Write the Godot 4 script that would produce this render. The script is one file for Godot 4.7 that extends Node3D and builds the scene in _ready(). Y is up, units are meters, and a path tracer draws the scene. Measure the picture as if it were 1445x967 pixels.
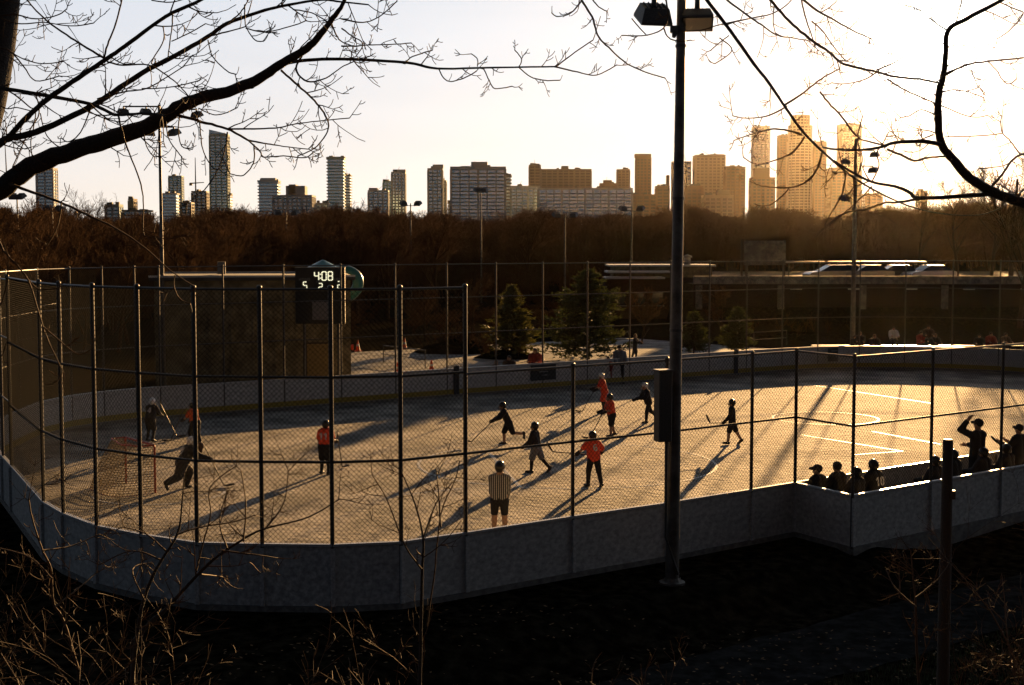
extends Node3D
# Street hockey rink below a wooded hillside at low sun, city towers behind the ravine woods.
# World: camera stands at (0, 6.2, 0) on the slope, looks along -Z; y is up, metres.

const CAM_H := 6.2
const PITCH := -3.96
const FOCAL := 2000.0          # focal length in pixels of the 1445 x 967 photograph
const EXPOSURE := 3.4
var cam_basis := Basis.from_euler(Vector3(deg_to_rad(PITCH), 0, 0))
var rng := RandomNumberGenerator.new()
var M := {}
var names := {}
var sun_dir := Vector3.ZERO
var noise := FastNoiseLite.new()

# ---------------------------------------------------------------- measuring
func ray(px: float, py: float) -> Vector3:
	return cam_basis * Vector3((px - 722.5) / FOCAL, (483.5 - py) / FOCAL, -1.0)
func g(px: float, py: float, h := 0.0) -> Vector3:       # where that sight line meets the level h
	var r := ray(px, py)
	return Vector3(0, CAM_H, 0) + r * ((h - CAM_H) / r.y)
func pt(px: float, py: float, d: float) -> Vector3:      # a point d metres ahead
	var r := ray(px, py)
	return Vector3(0, CAM_H, 0) + r * (d / -r.z)
func land(v: Vector3) -> Vector3:
	return Vector3(v.x, ground_h(v.x, -v.z), v.z)

# ---------------------------------------------------------------- mesh builder
class Shape:
	var v := PackedVector3Array()
	var n := PackedVector3Array()
	var i := PackedInt32Array()
	var uv := PackedVector2Array()
	var use_uv := false
	func quad(a: Vector3, b: Vector3, c: Vector3, d: Vector3) -> void:   # counter-clockwise seen from outside
		var nn := (b - a).cross(d - a)
		if nn.length_squared() < 1e-18:
			nn = (c - b).cross(d - b)
		nn = nn.normalized()
		var k := v.size()
		v.append(a); v.append(b); v.append(c); v.append(d)
		for q in 4: n.append(nn)
		i.append(k); i.append(k + 2); i.append(k + 1); i.append(k); i.append(k + 3); i.append(k + 2)
	func tri(a: Vector3, b: Vector3, c: Vector3) -> void:
		var nn := (b - a).cross(c - a).normalized()
		var k := v.size()
		v.append(a); v.append(b); v.append(c)
		for q in 3: n.append(nn)
		i.append(k); i.append(k + 2); i.append(k + 1)
	func box(c: Vector3, s: Vector3, b := Basis.IDENTITY) -> void:
		var x := b.x * s.x * 0.5
		var y := b.y * s.y * 0.5
		var z := b.z * s.z * 0.5
		quad(c - x - y + z, c + x - y + z, c + x + y + z, c - x + y + z)
		quad(c + x - y - z, c - x - y - z, c - x + y - z, c + x + y - z)
		quad(c + x - y + z, c + x - y - z, c + x + y - z, c + x + y + z)
		quad(c - x - y - z, c - x - y + z, c - x + y + z, c - x + y - z)
		quad(c - x + y + z, c + x + y + z, c + x + y - z, c - x + y - z)
		quad(c - x - y - z, c + x - y - z, c + x - y + z, c - x - y + z)
	func bevel_box(c: Vector3, s: Vector3, b := Basis.IDENTITY, e := 0.01) -> void:
		# chamfered box: the top and bottom outlines step in by e
		var hx := s.x * 0.5
		var hy := s.y * 0.5
		var hz := s.z * 0.5
		var rings := []
		for lv in [[-hy, e], [-hy + e, 0.0], [hy - e, 0.0], [hy, e]]:
			var ins: float = lv[1]
			var r := []
			for p in [Vector2(hx - ins, hz - ins - e), Vector2(hx - ins - e, hz - ins), Vector2(-hx + ins + e, hz - ins), Vector2(-hx + ins, hz - ins - e), Vector2(-hx + ins, -hz + ins + e), Vector2(-hx + ins + e, -hz + ins), Vector2(hx - ins - e, -hz + ins), Vector2(hx - ins, -hz + ins + e)]:
				r.append(c + b * Vector3(p.x, lv[0], p.y))
			rings.append(r)
		for k in 3:
			for q in 8:
				var q2 := (q + 1) % 8
				quad(rings[k][q2], rings[k][q], rings[k + 1][q], rings[k + 1][q2])
		for q in range(1, 7):
			tri(rings[3][0], rings[3][q + 1], rings[3][q])
			tri(rings[0][0], rings[0][q], rings[0][q + 1])
	func tube(p: Array, r: Array, sides := 6, caps := true) -> void:
		var m := p.size()
		var k0 := v.size()
		var side := Vector3.ZERO
		for a in m:
			var t: Vector3 = (p[mini(a + 1, m - 1)] - p[maxi(a - 1, 0)])
			t = t.normalized() if t.length_squared() > 1e-14 else Vector3.UP
			if a == 0:
				side = t.cross(Vector3.UP if absf(t.y) < 0.9 else Vector3.RIGHT).normalized()
			else:
				side = (side - t * side.dot(t)).normalized()
			var up := side.cross(t)
			for s in sides:
				var an := TAU * s / sides
				var dd := side * cos(an) + up * sin(an)
				v.append(p[a] + dd * r[a])
				n.append(dd)
		for a in m - 1:
			for s in sides:
				var s2 := (s + 1) % sides
				var q0 := k0 + a * sides + s
				var q1 := k0 + a * sides + s2
				var q2 := q1 + sides
				var q3 := q0 + sides
				i.append(q0); i.append(q1); i.append(q2); i.append(q0); i.append(q2); i.append(q3)
		if caps and sides > 3:
			for e in 2:
				var at := 0 if e == 0 else m - 1
				var t2: Vector3 = (p[1] - p[0]).normalized() * -1.0 if e == 0 else (p[m - 1] - p[m - 2]).normalized()
				var kc := v.size()
				v.append(p[at]); n.append(t2)
				for s in sides:
					v.append(v[k0 + at * sides + s]); n.append(t2)
				for s in sides:
					var s2 := (s + 1) % sides
					if e == 0:
						i.append(kc); i.append(kc + 1 + s2); i.append(kc + 1 + s)
					else:
						i.append(kc); i.append(kc + 1 + s); i.append(kc + 1 + s2)
	func ball(c: Vector3, r: Vector3, seg := 8, rings := 5, b := Basis.IDENTITY) -> void:
		var k0 := v.size()
		for a in rings + 1:
			var th := PI * a / rings
			for s in seg:
				var ph := TAU * s / seg
				var dd := Vector3(sin(th) * cos(ph), cos(th), sin(th) * sin(ph))
				v.append(c + b * (dd * r)); n.append((b * (dd / r)).normalized())
		for a in rings:
			for s in seg:
				var q0 := k0 + a * seg + s
				var q1 := k0 + a * seg + (s + 1) % seg
				i.append(q0); i.append(q1 + seg); i.append(q1); i.append(q0); i.append(q0 + seg); i.append(q1 + seg)
	func lathe(c: Vector3, prof: Array, seg := 12) -> void:     # prof: Vector2(radius, height), flat shaded rings
		for a in prof.size() - 1:
			for s in seg:
				var a0 := TAU * s / seg
				var a1 := TAU * (s + 1) / seg
				var d0 := Vector3(cos(a0), 0, sin(a0))
				var d1 := Vector3(cos(a1), 0, sin(a1))
				var p: Vector2 = prof[a]
				var q: Vector2 = prof[a + 1]
				quad(c + d1 * p.x + Vector3.UP * p.y, c + d0 * p.x + Vector3.UP * p.y, c + d0 * q.x + Vector3.UP * q.y, c + d1 * q.x + Vector3.UP * q.y)
	func prism(pts: Array, y0: float, y1: float) -> void:       # vertical prism over a convex outline of Vector3 (y ignored), counter-clockwise from above
		var m := pts.size()
		for a in m:
			var p: Vector3 = pts[a]
			var q: Vector3 = pts[(a + 1) % m]
			quad(Vector3(p.x, y0, p.z), Vector3(q.x, y0, q.z), Vector3(q.x, y1, q.z), Vector3(p.x, y1, p.z))
		for a in range(1, m - 1):
			tri(Vector3(pts[0].x, y1, pts[0].z), Vector3(pts[a].x, y1, pts[a].z), Vector3(pts[a + 1].x, y1, pts[a + 1].z))
	func mesh() -> ArrayMesh:
		var arr := []
		arr.resize(Mesh.ARRAY_MAX)
		arr[Mesh.ARRAY_VERTEX] = v
		arr[Mesh.ARRAY_NORMAL] = n
		arr[Mesh.ARRAY_INDEX] = i
		if use_uv: arr[Mesh.ARRAY_TEX_UV] = uv
		var m := ArrayMesh.new()
		if v.size() > 0:
			m.add_surface_from_arrays(Mesh.PRIMITIVE_TRIANGLES, arr)
		return m

# ---------------------------------------------------------------- naming and parenting
func numbered(called: String) -> String:
	names[called] = names.get(called, -1) + 1
	return called if names[called] == 0 else "%s_%03d" % [called, names[called]]
func meta(o: Node, label: String, category: String, group := "") -> Node:
	o.set_meta("label", label)
	o.set_meta("category", category)
	if group: o.set_meta("group", group)
	return o
func thing(called: String, label: String, category: String, at := Vector3.ZERO, turn := 0.0, group := "") -> Node3D:
	var o := Node3D.new()
	o.name = numbered(called)
	o.position = at
	o.rotation.y = turn
	add_child(o)
	meta(o, label, category, group)
	return o
func part(called: String, s, m: Material, parent: Node) -> MeshInstance3D:
	var o := MeshInstance3D.new()
	o.name = called
	o.mesh = s.mesh() if s is Shape else s
	o.material_override = m
	parent.add_child(o, true)
	return o
func place(o: Node3D, at: Vector3, b := Basis.IDENTITY) -> Node3D:
	o.transform = Transform3D(b, at)
	return o
func struct(called: String, s, m: Material) -> MeshInstance3D:
	var o := part(numbered(called), s, m, self)
	o.set_meta("kind", "structure")
	return o
func stuff(o: Node) -> Node:
	o.set_meta("kind", "stuff")
	return o
func yaw_to(dx: float, dz: float) -> float:     # turn so that a thing's local +X points along (dx, dz)
	return atan2(-dz, dx)
func spline(p: Array, per := 4) -> Array:       # Catmull-Rom through the points
	var o := []
	for a in p.size() - 1:
		var p0: Vector3 = p[maxi(a - 1, 0)]
		var p3: Vector3 = p[mini(a + 2, p.size() - 1)]
		for k in per:
			o.append(p[a].cubic_interpolate(p[a + 1], p0, p3, float(k) / per))
	o.append(p[-1])
	return o

# ---------------------------------------------------------------- materials
func grain(freq: float, lo: float, hi: float, octaves := 5, s := 1, size := 512) -> NoiseTexture2D:
	var f := FastNoiseLite.new()
	f.seed = s
	f.noise_type = FastNoiseLite.TYPE_SIMPLEX_SMOOTH
	f.frequency = freq
	f.fractal_octaves = octaves
	f.fractal_gain = 0.62
	var t := NoiseTexture2D.new()
	t.width = size; t.height = size
	t.seamless = true
	t.noise = f
	var gr := Gradient.new()
	gr.set_color(0, Color(lo, lo, lo)); gr.set_color(1, Color(hi, hi, hi))
	gr.set_offset(0, 0.2); gr.set_offset(1, 0.8)
	t.color_ramp = gr
	return t
func mat(called: String, r: float, gg: float, b: float, rough := 0.8, tex: Texture2D = null, sc := 1.0, metal := 0.0) -> StandardMaterial3D:
	var m := StandardMaterial3D.new()
	m.resource_name = called
	m.albedo_color = Color(r, gg, b).linear_to_srgb()
	m.roughness = rough
	m.metallic = metal
	if tex:
		m.albedo_texture = tex
		m.uv1_triplanar = true
		m.uv1_world_triplanar = true
		m.uv1_scale = Vector3.ONE * sc
	M[called] = m
	return m
func materials() -> void:
	var fine := grain(0.03, 0.72, 1.0, 5, 3)
	var patch := grain(0.008, 0.66, 1.0, 6, 9)
	var soil := grain(0.02, 0.35, 1.0, 6, 5)
	var bark := grain(0.05, 0.45, 1.0, 4, 7)
	var bump := grain(0.06, 0.0, 1.0, 5, 12)
	var m: StandardMaterial3D
	m = mat("rink", 0.46, 0.41, 0.35, 0.85, grain(0.008, 0.58, 1.0, 6, 15), 0.09)
	m.metallic_specular = 0.3
	m.detail_enabled = true
	m.detail_albedo = grain(0.09, 0.80, 1.0, 4, 21)
	m.detail_blend_mode = BaseMaterial3D.BLEND_MODE_MUL
	m.detail_uv_layer = BaseMaterial3D.DETAIL_UV_1
	m.heightmap_enabled = true; m.heightmap_texture = bump; m.heightmap_scale = 1.2
	mat("paint", 0.54, 0.52, 0.48, 0.5, fine, 0.6)
	mat("board", 0.56, 0.555, 0.53, 0.6, fine, 0.5)
	mat("kick", 0.36, 0.26, 0.025, 0.55, fine, 0.8)
	mat("cap", 0.55, 0.56, 0.56, 0.35, fine, 1.5)
	mat("batten", 0.58, 0.57, 0.55, 0.5, fine, 1.0)
	mat("curb", 0.22, 0.21, 0.19, 0.9, patch, 0.8)
	mat("black_panel", 0.012, 0.012, 0.013, 0.5)
	mat("white_print", 0.55, 0.55, 0.55, 0.6)
	mat("steel", 0.10, 0.095, 0.088, 0.5, fine, 2.0, 0.35)
	mat("wire", 0.009, 0.009, 0.009, 0.8)
	mat("pole", 0.16, 0.145, 0.125, 0.5, patch, 0.6, 0.4)
	mat("lamp_housing", 0.10, 0.095, 0.085, 0.5, fine, 2.0, 0.3)
	m = mat("lamp_glass", 0.42, 0.42, 0.40, 0.12); m.metallic = 0.4
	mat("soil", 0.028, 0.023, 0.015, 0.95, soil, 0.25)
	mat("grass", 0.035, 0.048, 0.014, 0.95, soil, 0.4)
	mat("blade", 0.06, 0.085, 0.02, 0.7)
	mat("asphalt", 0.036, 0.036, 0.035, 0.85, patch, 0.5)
	mat("plaza", 0.38, 0.37, 0.36, 0.75, patch, 0.12)
	mat("lot", 0.07, 0.07, 0.07, 0.8, patch, 0.2)
	m = mat("bark", 0.052, 0.040, 0.029, 0.85, bark, 3.0)
	m.heightmap_enabled = true; m.heightmap_texture = bark; m.heightmap_scale = 1.0
	mat("twig", 0.080, 0.049, 0.028, 0.75)
	mat("shrub_twig", 0.080, 0.049, 0.028, 0.7)
	mat("far_bark", 0.06, 0.045, 0.03, 0.9)
	mat("far_twig", 0.080, 0.049, 0.028, 0.95)
	m = mat("needle", 0.035, 0.05, 0.016, 0.8); m.backlight_enabled = true; m.backlight = Color(0.15, 0.16, 0.04)
	m = mat("needle_pale", 0.05, 0.06, 0.018, 0.7); m.backlight_enabled = true; m.backlight = Color(0.2, 0.19, 0.05)
	m = mat("dry_leaf", 0.16, 0.09, 0.03, 0.8); m.backlight_enabled = true; m.backlight = Color(0.3, 0.18, 0.05)
	mat("concrete", 0.33, 0.32, 0.30, 0.85, patch, 0.4)
	mat("concrete_old", 0.24, 0.23, 0.21, 0.9, patch, 0.25)
	mat("stucco", 0.30, 0.25, 0.15, 0.9, patch, 0.3)
	mat("brick_dark", 0.06, 0.045, 0.035, 0.9, fine, 0.5)
	mat("door_yellow", 0.34, 0.22, 0.06, 0.6, fine, 1.0)
	mat("roof_gravel", 0.10, 0.095, 0.09, 0.95, patch, 0.5)
	mat("roof_edge", 0.55, 0.54, 0.52, 0.5)
	mat("teal", 0.02, 0.16, 0.16, 0.35)
	mat("slide_green", 0.03, 0.12, 0.06, 0.3)
	mat("cone", 0.75, 0.10, 0.015, 0.5)
	mat("cone_band", 0.7, 0.7, 0.68, 0.5)
	mat("painted_glint_wood", 0.50, 0.38, 0.24, 0.6, fine, 6.0)  # pale wood tone that carries the sun glint of the post top
	mat("wood_post", 0.10, 0.072, 0.048, 0.85, bark, 4.0)
	mat("bench_top", 0.40, 0.36, 0.30, 0.3)
	mat("net_red", 0.28, 0.03, 0.018, 0.5)
	mat("net_cord", 0.24, 0.20, 0.14, 0.8)
	m = mat("digit", 0.9, 0.9, 0.8, 0.5); m.emission_enabled = true; m.emission = Color(1.0, 0.98, 0.82); m.emission_energy_multiplier = 0.32
	mat("score_black", 0.012, 0.013, 0.012, 0.55)
	mat("score_text", 0.16, 0.16, 0.15, 0.6)
	mat("poster", 0.24, 0.235, 0.25, 0.7, fine, 3.0)
	mat("skin", 0.40, 0.24, 0.16, 0.6)
	mat("skin_dark", 0.16, 0.09, 0.06, 0.6)
	mat("eye", 0.02, 0.015, 0.012, 0.3)
	mat("red_cloth", 0.80, 0.075, 0.028, 0.8)
	mat("orange_cloth", 0.68, 0.10, 0.02, 0.8)
	mat("maroon_cloth", 0.20, 0.03, 0.022, 0.85)
	mat("black_cloth", 0.016, 0.016, 0.018, 0.85)
	mat("navy_cloth", 0.02, 0.024, 0.036, 0.85)
	mat("grey_cloth", 0.16, 0.17, 0.19, 0.85)
	mat("white_cloth", 0.62, 0.62, 0.60, 0.8)
	mat("brown_cloth", 0.07, 0.045, 0.03, 0.85)
	mat("helmet_black", 0.014, 0.014, 0.014, 0.3)
	mat("helmet_white", 0.65, 0.65, 0.63, 0.35)
	mat("shoe", 0.03, 0.03, 0.03, 0.6)
	mat("hair", 0.03, 0.018, 0.01, 0.6)
	mat("hair_fair", 0.20, 0.12, 0.05, 0.6)
	mat("stick", 0.035, 0.028, 0.024, 0.5)
	mat("car_dark", 0.03, 0.032, 0.036, 0.2)
	mat("car_silver", 0.32, 0.33, 0.34, 0.22, null, 1.0, 0.5)
	mat("car_white", 0.62, 0.62, 0.60, 0.25)
	mat("car_red", 0.20, 0.02, 0.02, 0.22)
	mat("car_glass", 0.02, 0.022, 0.025, 0.05)
	mat("tyre", 0.015, 0.015, 0.015, 0.8)
	for q in ["soil", "grass", "asphalt", "plaza", "lot", "board", "concrete", "concrete_old", "stucco", "brick_dark", "far_twig", "far_bark", "wire", "shrub_twig", "twig"]:
		M[q].metallic_specular = 0.1 if q in ["wire", "lot", "plaza", "brick_dark"] else (0.0 if q in ["soil", "grass", "far_twig", "far_bark", "asphalt"] else 0.22)
	# stripes for the referee's shirt: dyed cloth
	var im := Image.create(64, 8, false, Image.FORMAT_RGB8)
	for x in 64:
		var c := 0.03 if (x / 4) % 2 == 0 else 0.85
		for y in 8: im.set_pixel(x, y, Color(c, c, c))
	m = mat("stripe_cloth", 0.72, 0.72, 0.70, 0.85)
	m.albedo_texture = ImageTexture.create_from_image(im)
	# towers: concrete, stone and glass of the skyline
	mat("tw_teal", 0.13, 0.23, 0.25, 0.75); mat("tw_grey", 0.33, 0.34, 0.33, 0.85); mat("tw_pale", 0.46, 0.47, 0.46, 0.85)
	mat("tw_brown", 0.15, 0.10, 0.07, 0.85); mat("tw_tan", 0.22, 0.19, 0.15, 0.85); mat("tw_dark", 0.07, 0.08, 0.08, 0.7)
	for q in ["tw_teal", "tw_grey", "tw_pale", "tw_brown", "tw_tan", "tw_dark"]: M[q].metallic_specular = 0.2
	mat("gl_teal", 0.42, 0.54, 0.56, 0.16, null, 1.0, 0.8); mat("gl_dark", 0.28, 0.34, 0.35, 0.18, null, 1.0, 0.8); mat("gl_bronze", 0.06, 0.045, 0.035, 0.3); mat("gl_pale", 0.5, 0.55, 0.56, 0.18, null, 1.0, 0.8)

# ---------------------------------------------------------------- the lie of the land
const NEAR0 := Vector2(1.02, 26.1)      # a point of the near boards (x, distance ahead)
const ALONG := Vector2(0.791, 0.612)    # the rink's long direction
const ACROSS := Vector2(-0.612, 0.791)
func across(x: float, d: float) -> float:
	return (Vector2(x, d) - NEAR0).dot(ACROSS)
func along(x: float, d: float) -> float:
	return (Vector2(x, d) - NEAR0).dot(ALONG)
func ground_h(x: float, d: float) -> float:
	var w := across(x, d)
	var bank := 0.46 * maxf(0.0, -10.0 - w)
	var knoll := 4.6 - 0.32 * maxf(0.0, Vector2(x, d).length() - 1.0)
	var y := maxf(0.0, maxf(bank if d < 26.0 else 0.0, knoll))
	if y <= 0.0 and w < 0.0 and d < 60.0:            # the footpath lies a little lower than the rink
		y = -0.45 * smoothstep(2.0, 3.1, -w)
	y = minf(y, 16.0 + 0.05 * maxf(0.0, -d))
	if d > 112.0 and x > 13.0:                       # car park terrace
		y = maxf(y, 3.0 * smoothstep(112.0, 112.6, d))
	y += 9.0 * smoothstep(230.0, 480.0, d)
	if d > 60.0:
		y += 0.0
	if y > 0.3 and d < 30.0:
		y += 0.12 * noise.get_noise_2d(x * 9.0, d * 9.0)
	return y
func _ready() -> void:
	rng.seed = 7
	noise.seed = 4
	noise.frequency = 0.05
	# camera
	var cam := Camera3D.new()
	cam.name = "camera"
	cam.position = Vector3(0, CAM_H, 0)
	cam.basis = cam_basis
	cam.fov = rad_to_deg(2.0 * atan(483.5 / FOCAL))
	cam.near = 0.1
	cam.far = 6000.0
	cam.current = true
	add_child(cam)
	# sky, haze, exposure
	sun_dir = ray(1312, 62).normalized()
	var env := Environment.new()
	env.background_mode = Environment.BG_SKY
	env.sky = Sky.new()
	env.sky.sky_material = make_sky()
	env.tonemap_mode = Environment.TONE_MAPPER_LINEAR
	env.tonemap_exposure = EXPOSURE
	env.volumetric_fog_enabled = true
	env.volumetric_fog_density = 0.0000070
	env.volumetric_fog_albedo = Color(1.0, 0.94, 0.86)
	env.volumetric_fog_anisotropy = 0.90
	env.sdfgi_enabled = true
	env.ssao_enabled = true
	env.ssil_enabled = true
	var we := WorldEnvironment.new()
	we.name = "world_environment"
	we.environment = env
	add_child(we)
	# the low sun
	var sun := DirectionalLight3D.new()
	sun.name = "sun"
	sun.light_color = Color(1.0, 0.57, 0.22).linear_to_srgb()
	sun.light_energy = 1.6
	sun.light_angular_distance = 0.55
	sun.shadow_enabled = true
	sun.look_at_from_position(Vector3.ZERO, -sun_dir, Vector3.UP)
	add_child(sun)
	materials()
	var t0 := Time.get_ticks_msec()
	build_ground(); print("ground ", Time.get_ticks_msec() - t0)
	build_rink(); print("rink ", Time.get_ticks_msec() - t0)
	build_fences(); print("fences ", Time.get_ticks_msec() - t0)
	build_skyline(); print("skyline ", Time.get_ticks_msec() - t0)
	build_woods(); print("woods ", Time.get_ticks_msec() - t0)
	build_beyond(); print("beyond ", Time.get_ticks_msec() - t0)
	build_lamps(); print("lamps ", Time.get_ticks_msec() - t0)
	build_near_trees(); print("trees ", Time.get_ticks_msec() - t0)
	build_people(); print("people ", Time.get_ticks_msec() - t0)

func make_sky() -> PanoramaSkyMaterial:
	var w := 1024
	var h := 512
	var data := PackedFloat32Array()
	data.resize(w * h * 4)
	var wisp := FastNoiseLite.new()
	wisp.seed = 11
	wisp.frequency = 1.6
	wisp.fractal_octaves = 4
	var warm := Vector3(0.93, 0.79, 0.62)
	var high := Vector3(0.50, 0.60, 0.75)
	var blue := Vector3(0.36, 0.53, 0.80)
	var glow := Vector3(1.0, 0.84, 0.58)
	for y in h:
		var el := (0.5 - (y + 0.5) / h) * PI
		var e := maxf(el, 0.0)
		var a := warm.lerp(high, 1.0 - exp(-e / 0.13)) * exp(-maxf(0.0, e - 0.25) / 0.33)
		var b := blue * exp(-e / 0.6) * 0.165
		for x in w:
			var az := (x + 0.5) / w * TAU
			var d := Vector3(sin(az) * cos(e), sin(e), -cos(az) * cos(e))
			var gam := acos(clampf(d.dot(sun_dir), -1.0, 1.0))
			var side := 0.5 + 0.5 * cos(az - 0.286)
			var s3 := minf(1.0, 1.3 * side * side * side)
			var c := a * (0.02 + 0.98 * s3) + b
			c += glow * (0.56 * exp(-gam / 0.28) + 0.9 * exp(-gam / 0.06)) + Vector3(1, 0.95, 0.85) * 9.0 * exp(-gam * gam / 0.0008)
			if el > 0.0 and e < 0.5:                       # thin high veil, drawn out level
				var wv := wisp.get_noise_3d(d.x * 2.0, d.y * 22.0, d.z * 2.0)
				c *= 1.0 + 0.05 * wv
			c /= EXPOSURE
			var o := (y * w + x) * 4
			data[o] = c.x; data[o + 1] = c.y; data[o + 2] = c.z; data[o + 3] = 1.0
	var sm := PanoramaSkyMaterial.new()
	sm.panorama = ImageTexture.create_from_image(Image.create_from_data(w, h, false, Image.FORMAT_RGBAF, data.to_byte_array()))
	return sm

# ---------------------------------------------------------------- ground
func sheet(xs: Array, ds: Array, lift := 0.0) -> Shape:
	var s := Shape.new()
	var nx := xs.size()
	for d in ds:
		for x in xs:
			s.v.append(Vector3(x, ground_h(x, d) + lift, -d))
			var e := 0.4
			s.n.append(Vector3(ground_h(x - e, d) - ground_h(x + e, d), 2.0 * e, ground_h(x, d + e) - ground_h(x, d - e)).normalized())
	for a in ds.size() - 1:
		for b in nx - 1:
			var q := a * nx + b
			s.i.append_array(PackedInt32Array([q, q + nx, q + 1, q + 1, q + nx, q + nx + 1]))
	return s
func build_ground() -> void:
	var xs := []
	var x := -2600.0
	while x < 2600.0:
		xs.append(x)
		x += 0.9 if absf(x) < 26.0 else (4.0 if absf(x) < 120.0 else (40.0 if absf(x) < 500.0 else 300.0))
	xs.append(2600.0)
	var ds := []
	var d := -90.0
	while d < 4500.0:
		ds.append(d)
		d += 6.0 if d < -12.0 else (0.7 if d < 28.0 else (5.0 if d < 110.0 else (0.5 if d < 114.0 else (12.0 if d < 500.0 else 400.0))))
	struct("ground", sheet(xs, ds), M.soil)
	# asphalt footpath below the bank, beside the near boards
	var s := Shape.new()
	var last := []
	for k in 96:
		var t := -9.0 + k * 0.55
		var bend := 0.10 * sin(t * 0.35) + 0.16 * noise.get_noise_1d(t * 40.0)
		var row := []
		for w in [-4.0 + bend, -6.2 + 0.18 * noise.get_noise_1d(t * 33.0 + 500.0)]:
			var p: Vector2 = NEAR0 + ALONG * t + ACROSS * w
			row.append(Vector3(p.x, -0.44, -p.y))
		if last:
			s.quad(last[1], row[1], row[0], last[0])
		last = row
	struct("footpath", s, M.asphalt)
	# grass strip between path and bank, lower right
	var gs := Shape.new()
	for k in 9000:
		var t := rng.randf_range(-2.0, 16.0)
		var w := rng.randf_range(-9.5, -6.3)
		var p: Vector2 = NEAR0 + ALONG * t + ACROSS * w
		var b := Vector3(p.x, ground_h(p.x, p.y), -p.y)
		var hh := rng.randf_range(0.05, 0.17)
		var an := rng.randf() * TAU
		var sd := Vector3(cos(an), 0, sin(an)) * 0.006
		gs.tri(b - sd, b + sd, b + Vector3(rng.randf_range(-0.05, 0.05), hh, rng.randf_range(-0.05, 0.05)))
	var go := part("grass", gs, M.blade, self)
	stuff(go)
	meta(go, "patchy green grass on the verge below the dark footpath", "grass")

# ---------------------------------------------------------------- rink outline
var near_posts := []     # tall and low fence posts along the near side, left to right (base points)
var far_line := []       # far boards, left to right
var outline := []
func build_rink() -> void:
	# post feet of the curved left end and near side, found on the rails (2.55 m) and the board tops (1.15 m)
	var marks := [[14, 571, 2.55], [59, 608, 2.55], [87, 620, 2.55], [134, 633, 2.55], [197, 642, 2.55], [278, 766, 1.15], [370, 768, 1.15], [469, 769, 1.15], [566, 765, 1.15], [657, 752, 1.15], [808, 729, 1.15], [940, 710, 1.15], [1060, 691, 1.15], [1122, 681, 1.15]]
	for m in marks:
		var p := g(m[0], m[1], m[2])
		near_posts.append(Vector3(p.x, 0, p.z))
	var dirn: Vector3 = (near_posts[13] - near_posts[9]).normalized()
	# right end and far side
	var right := []
	var q: Vector3 = near_posts[13]
	for k in range(1, 12):
		right.append(q + dirn * 2.44 * k)
	var f0 := g(482, 572)
	var f1 := g(964, 535.5)
	var fd := (f1 - f0).normalized()
	var far_pts := []
	var k0 := -3
	for k in range(k0, 11):
		far_pts.append(f0 + fd * 2.44 * k)
	var corner_in: Vector3 = far_pts[-1]
	var nrm := Vector3(-fd.z, 0, fd.x)               # towards the near side
	var far_curve := []
	var rr := 8.6
	var c := corner_in + nrm * rr
	for k in range(1, 7):
		var a := deg_to_rad(15.0 * k)
		far_curve.append(c - nrm * rr * cos(a) + fd * rr * sin(a))
	# far left corner joins the left end
	var le: Vector3 = near_posts[0]
	var led: Vector3 = (near_posts[0] - near_posts[1]).normalized()
	var lpts := spline([le, le + led * 3.6, le + led * 7.0 + Vector3(0.1, 0, 0), far_pts[0] - fd * 5.0 + nrm * 2.3, far_pts[0] - fd * 2.2 + nrm * 0.4, far_pts[0]], 2)
	far_line = lpts + far_pts.slice(1) + far_curve
	outline = []
	outline.append_array(near_posts)
	outline.append_array(right)
	var e0: Vector3 = right[-1]
	var e1: Vector3 = far_curve[-1]
	var ec := []
	var cn := e0 + nrm * -rr
	for k in range(1, 7):
		var a := deg_to_rad(15.0 * k)
		ec.append(cn + nrm * rr * cos(a) + dirn * rr * sin(a))
	outline.append_array(ec)
	var bk := far_curve.duplicate()
	bk.reverse()
	outline.append_array(bk)
	var fl := far_line.slice(0, far_line.size() - far_curve.size())
	fl.reverse()
	outline.append_array(fl.slice(0, fl.size() - 1))
	# floor: fan of the outline
	var s := Shape.new()
	var poly := PackedVector2Array()
	for p in outline: poly.append(Vector2(p.x, p.z))
	var tris := Geometry2D.triangulate_polygon(poly)
	for p in outline:
		s.v.append(Vector3(p.x, 0.02, p.z)); s.n.append(Vector3.UP)
	for a in range(0, tris.size(), 3):
		var p0 := poly[tris[a]]
		var p1 := poly[tris[a + 1]]
		var p2 := poly[tris[a + 2]]
		if (p1 - p0).cross(p2 - p0) > 0.0:
			s.i.append_array(PackedInt32Array([tris[a], tris[a + 1], tris[a + 2]]))
		else:
			s.i.append_array(PackedInt32Array([tris[a], tris[a + 2], tris[a + 1]]))
	var floor_ := struct("rink_floor", s, M.rink)
	# painted lines
	for l in [[[1131, 542], [1314, 570]], [[1231, 610], [1327, 628]], [[1131, 615], [1274, 638]], [[1274, 638], [1205, 643]], [[1250, 540], [1445, 549]], [[640, 555], [720, 551]], [[1130, 522], [1186, 519]], [[560, 700], [660, 690]], [[690, 640], [735, 690]]]:
		stroke(floor_, [g(l[0][0], l[0][1]), g(l[1][0], l[1][1])], 0.045)
	ring(floor_, g(1165, 591), 1.85, 0.0, TAU)
	ring(floor_, g(800, 655), 4.2, 0.0, TAU)
	ring(floor_, g(225, 697), 1.6, -0.6, 2.8)
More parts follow.
